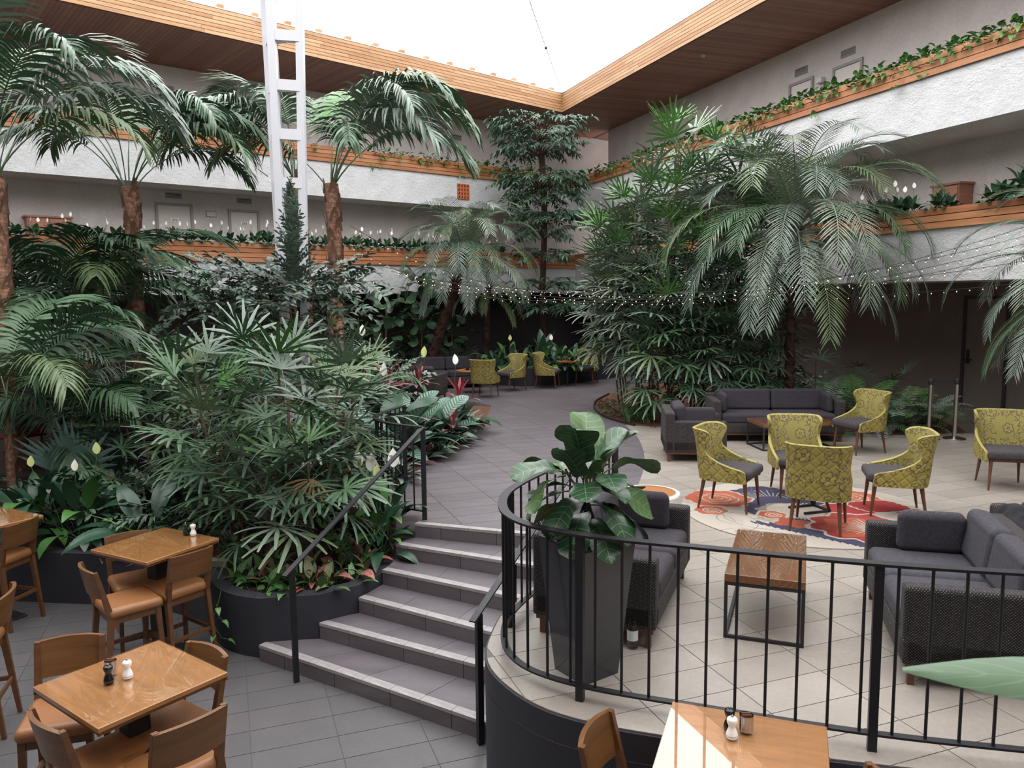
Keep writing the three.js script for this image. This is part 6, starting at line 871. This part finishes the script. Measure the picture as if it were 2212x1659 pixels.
// lilies in the gallery troughs: tufts with white blooms
{
  const tuft = [1, 2, 3].map((sd) => { const r = rng(sd * 31), gs = []; for (let i = 0; i < 26; i++) { const b = broad({ stalk: 0.14, el: [78, 55, 30][i % 3], L: 0.22, W: 0.1, sag: 1.5, fold: 0.3, n: 5, m: 1, seed: i, stem: 0.004 }); b.rotateX((r() - 0.5) * 0.5); b.rotateY(i * GA); b.scale(0.8 + 0.4 * r(), 0.8 + 0.4 * r(), 0.8 + 0.4 * r()); gs.push(b); } return merge(gs); });
  const row = (w, y, list, label, group, sc) => list.forEach(([s, flowers], i) => {
    const g = thing('trough_lily', label.replace('white blooms', ['leaves only', 'one white bloom', 'two white blooms', 'three white blooms'][flowers]), 'plant', [0, 0, 0], 0, group + ', ' + ['none', 'one', 'two', 'three'][flowers] + ' in bloom'), r = rng(i * 13 + (w === 'L' ? 1 : 2)), L = V(WING[w].sx * s, y, -0.13).applyAxisAngle(V(0, 1, 0), WING[w].turn).add(V(...WING[w].o)); g.position.copy(L); g.rotation.y = r() * 6; g.scale.setScalar(sc * (0.8 + 0.4 * r()));
    mesh('foliage', tuft[i % 3], [lilyMat, greens.mid, greens.deep][i % 3], g);
    for (let k = 0; k < flowers; k++) { const a = r() * 6, f = mesh('flower', spathe, spatheMat, g), hh = 0.36 + 0.14 * r(), q = 0.08 + 0.14 * r(); f.position.set(Math.cos(a) * q, hh, Math.sin(a) * q); f.rotation.y = r() * 6; f.scale.setScalar(0.62); const st = mesh('flower_stem', flowerStem, greens.mid, g); st.scale.set(1, Math.hypot(hh, q), 1); st.quaternion.setFromUnitVectors(V(0, 1, 0), V(Math.cos(a) * q, hh, Math.sin(a) * q).normalize()); }
  });
  const L = []; for (let i = 0; i < 46; i++) L.push([3.2 + i * 0.33, [2, 1, 3, 1, 2, 0][i % 6]]);
  row('L', 4.58, L, 'peace lily with white blooms in the long trough behind the white column', 'lilies in the trough behind the white column', 1.0);
  row('R', 4.6, [[12.1, 0], [12.4, 1], [12.65, 0], [12.9, 0], [13.15, 1], [13.4, 1], [13.6, 0], [13.8, 2], [14.0, 0], [14.2, 2], [14.45, 1], [15.0, 0], [15.25, 0], [16.0, 0], [16.2, 0]], 'peace lily with white blooms in the long trough above the terrace', 'lilies in the trough above the terrace', 1.0);
  row('R', 4.6, [[16.55, 0], [16.75, 0], [17.0, 0]], 'bushy peace lily in the trough above the terrace door', 'bushy lilies in the trough above the terrace door', 1.7);
}
// trailing vines on the upper troughs
{
  const lf = [broad({ stalk: 0.05, el: 20, L: 0.1, W: 0.075, sag: 1.4, fold: 0.25, n: 5, m: 1, shape: 'heart', seed: 1, stem: 0.003 }), broad({ stalk: 0.05, el: 60, L: 0.1, W: 0.075, sag: 1.4, fold: 0.25, n: 5, m: 1, shape: 'heart', seed: 2, stem: 0.003 })], vm = [leafMat(0x4c7a3a, 0.4), leafMat(0x3c6a34, 0.4), leafMat(0x64924a, 0.42)];
  const vine = (w, y, s, i, n, sc, label, group) => { const g = put(thing('trailing_vine', i % 5 === 2 ? label.replace('trailing over', 'hanging low over') : label, 'vine', [0, 0, 0], 0, group), w), r = rng(i * 7 + n); g.updateMatrix(); const drop = i % 5 === 2 ? 0.4 : 0.12; for (let k = 0; k < n; k++) { const over = r() < 0.3, x = WING[w].sx * (s + (r() - 0.5) * 0.75); leafAt('leaf', lf[k % 2], vm[Math.floor(r() * 3)], g, [x, over ? y - drop * r() : y + 0.1 * r(), over ? 0.07 : 0.06 - 0.3 * r()], -Math.PI / 2 + (r() - 0.5) * 3 + (over ? 0 : r() * 3), sc * (0.8 + 0.6 * r()), (r() - 0.5) * 0.6, over ? -0.7 : 0); } };
  for (let i = 0; i < 34; i++) vine('R', 7.24, 0.4 + i * 0.52, i, i < 8 ? 20 : 44, 1.1, 'green heart leaved vine trailing over the top trough above the terrace', 'vines along the top trough above the terrace');
  for (let i = 0; i < 13; i++) vine('L', 7.31, 0.6 + i * 0.6, i, 26, 1.2, 'green heart leaved vine trailing over the top trough behind the white column', 'vines along the top trough behind the white column');
  for (let i = 0; i < 6; i++) vine('L', 7.3, 8.6 + i * 1.5, i + 20, 12, 1.25, 'green heart leaved vine trailing over the top trough behind the white column', 'vines along the top trough behind the white column');
}
// strings of tiny lights from the right wing across the court
{
  const warm = std({ color: 0xfff1d8, emissive: 0xffdfae, emissiveIntensity: 0.3, roughness: 0.4 });
  [[[8.6, 4.75, -10.6], [-2.3, 3.8, -14.2], 1.05], [[8.6, 4.45, -10.9], [-2.2, 3.72, -14.5], 0.8], [[8.5, 4.3, -11.1], [-1.9, 3.6, -15.0], 0.8], [[8.4, 4.15, -11.3], [2.2, 3.55, -16], 0.55], [[8.5, 3.9, -11.0], [-0.6, 3.5, -17], 0.45], [[8.6, 3.55, -10.8], [1.5, 3.4, -15.5], 0.3], [[2.6, 3.6, -15.2], [-2.6, 4.4, -13.0], 0.6], [[2.4, 3.5, -15.6], [-2.9, 4.2, -14.0], 0.65]].forEach(([a, b, sag], i) => {
    const g = thing('light_string', 'thin dark cable of tiny warm bulbs strung across the court', 'string lights', [0, 0, 0], 0, 'strings of tiny lights over the court'), A = V(...a), B = V(...b), pts = []; for (let k = 0; k <= 14; k++) { const t = k / 14; pts.push(A.clone().lerp(B, t).add(V(0, -sag * 4 * t * (1 - t), 0))); }
    const c = new THREE.CatmullRomCurve3(pts); mesh('cable', new THREE.TubeGeometry(c, 60, 0.0035, 4), M.blackFlat, g);
    const n = Math.round(c.getLength() / 0.17), bulbs = [], caps = []; for (let k = 1; k < n; k++) { const p = c.getPointAt(k / n); bulbs.push(new THREE.OctahedronGeometry(0.009).scale(1, 1.3, 1).translate(p.x, p.y - 0.034, p.z)); caps.push(new THREE.CylinderGeometry(0.005, 0.005, 0.02, 4).translate(p.x, p.y - 0.012, p.z)); }
    mesh('light_bulbs', merge(bulbs), warm, g).userData.kind = 'stuff'; mesh('bulb_sockets', merge(caps), M.blackFlat, g).userData.kind = 'stuff';
  });
}
{ const g = thing('roof_cable', 'thin steel cable with a small fitting crossing the open sky', 'cable'); mesh('cable', tube([V(1.69, 9.66, -25.9), V(0.93, 9.4, -20.5), V(0.21, 9.2, -15), V(-0.5, 9.5, -8), V(-1, 10.2, 0)], 0.009, 40, 4), M.black, g); mesh('fitting', rbox(0.06, 0.06, 0.05, 0.01, 0.93, 9.4, -20.5), M.black, g); }
// far left: timber banded planter, red seat, dark armchair
{ const g = thing('planter_box', 'dark planter with a timber band behind the broadest palm trunk', 'planter', [-10.4, 0.86, -15.2], 0.35); mesh('body', box(4.6, 0.75, 0.6, 0, 0.375, 0), M.planterPaint, g); for (let k = 0; k < 3; k++) mesh('board', box(4.7, 0.125, 0.66, 0, 0.815 + k * 0.135, 0), M.planterWood[k], g); mesh('soil', box(4.5, 0.02, 0.5, 0, 1.16, 0), M.soil, g); }
{ const g = thing('red_chair', 'red upholstered seat half hidden by the broadest palm trunk', 'chair', [-7.55, 0.86, -11.85], -0.5), red = std({ color: 0x9c2f33, roughness: 0.9, map: rep(woven, 5) }); mesh('backrest', rbox(0.62, 0.6, 0.12, 0.06, 0, 0.62, -0.26), red, g); mesh('seat', rbox(0.62, 0.14, 0.58, 0.05, 0, 0.4, 0.02), red, g); for (const s of [-1, 1]) { mesh('arm', rbox(0.1, 0.32, 0.55, 0.05, s * 0.3, 0.5, 0), red, g); for (const z of [-0.22, 0.24]) mesh('leg', taper(V(s * 0.25, 0, z), V(s * 0.24, 0.34, z), 0.014, 0.02, 8), M.legWood, g); } }
{ const g = thing('planter_box', 'plain dark planter deep in the bed behind two slim lily blooms', 'planter', [-5.75, 0.5, -11.0], 0.1); mesh('body', box(0.9, 0.95, 0.5, 0, 0.47, 0), M.planterPaint, g); mesh('rim', box(0.94, 0.04, 0.54, 0, 0.965, 0), M.planterPaint, g); mesh('moss', rbox(0.84, 0.05, 0.44, 0.02, 0, 1.0, 0), greens.olive, g); }
tag(mesh('timber_plank', box(0.85, 0.06, 0.1).rotateY(-0.25), std({ color: 0xb3a690, roughness: 0.9, map: rep(grain, 1, 2) })), 'weathered pale plank lying in the front planter', 'plank').position.set(-3.35, 0.53, -7.98);
// dry litter on the front soil
{ const g = [], r = rng(77), q0 = new Q(); for (let i = 0; i < 90; i++) { const p = V(-4.4 + r() * 1.9, 0.505 + r() * 0.02, -8.45 + r() * 0.6), a = r() * 6; if (p.z > -7.95 && p.x < -3.2) continue; q0.blade(bend(p, V(Math.cos(a), 0.15, Math.sin(a)), 0.12 + 0.14 * r(), 3, 0.2), V(-Math.sin(a), 0, Math.cos(a)), (u) => 0.008 * (1.1 - u), 0.3); } const m = mesh('leaf_litter', q0.geo(), leafMat(0x7a4f35, 0.95)); tag(m, 'dry brown leaf litter on the soil of the front planter', 'leaf litter'); m.userData.kind = 'stuff'; }
// wood chips on the mulch
for (const [k, pts] of [['bark chips scattered over the path bed edge', [...bedEdge].map(([x, z]) => [x - 0.16, z, 0.866])], ['bark chips scattered over the mulch island', [...islandEdge.slice(0, 9).map(([x, z]) => [x + 0.25, z, 0.912]), [2.6, -14.1, 0.912], [3.2, -13.7, 0.912], [6.9, -13.1, 0.912], [7.3, -13.15, 0.912]]]]) { const gs = [], r = rng(pts.length); for (let i = 0; i < 700; i++) { const p = pts[i % pts.length]; gs.push(new THREE.TetrahedronGeometry(0.013 + r() * 0.014).scale(1.6, 0.5, 0.9).rotateY(r() * 6).rotateX(r()).translate(p[0] + (r() - 0.5) * 0.35, p[2] + r() * 0.012, p[1] + (r() - 0.5) * 0.6)); } const m = mesh('bark_chips', merge(gs), M.mulch); tag(m, k, 'mulch'); m.userData.kind = 'stuff'; }
// plant on the viewing balcony whose leaf reaches into view
{
  const g = thing('balcony_plant', 'blurred green leaf reaching in over the balustrade from a balcony plant', 'plant', [1.0, 1.6, -0.55]); mesh('pot', lathe([[0, 0], [0.13, 0], [0.17, 0.3], [0.155, 0.3], [0.12, 0.02], [0, 0.02]], 24), M.planterPaint, g); mesh('soil', lathe([[0, 0.26], [0.15, 0.26]], 24), M.soil, g);
  const lm = leafTexMat(veinTex('#5d785a', '#748f70', 12, { lw: 3 }), 0.4), q = new Q(); q.stem([V(0, 0.26, 0), V(0.02, 0.7, -0.05), V(-0.02, 1.12, -0.15)], 0.007, 0.004, 5); const C = [V(-0.02, 1.12, -0.15), V(-0.17, 1.215, -0.2), V(-0.3, 1.235, -0.24), V(-0.42, 1.225, -0.28), V(-0.55, 1.215, -0.32)]; q.blade(new THREE.CatmullRomCurve3(C).getPoints(14), V(0.15, 0.55, -0.8), (u) => 0.037 * Math.max(0.05, Math.sin(Math.PI * Math.min(0.99, 0.1 + u * 0.88))) * (1 + 0.3 * Math.sin(u * 8 + 0.6)), 0.2); mesh('leaf', q.geo(), lm, g);
  for (const a of [20, 300, 350, 60]) leafAt('leaf', pl.mid, lm, g, [0, 0.28, 0], rad(a), 1.2);
}
renderer.render(scene, camera);
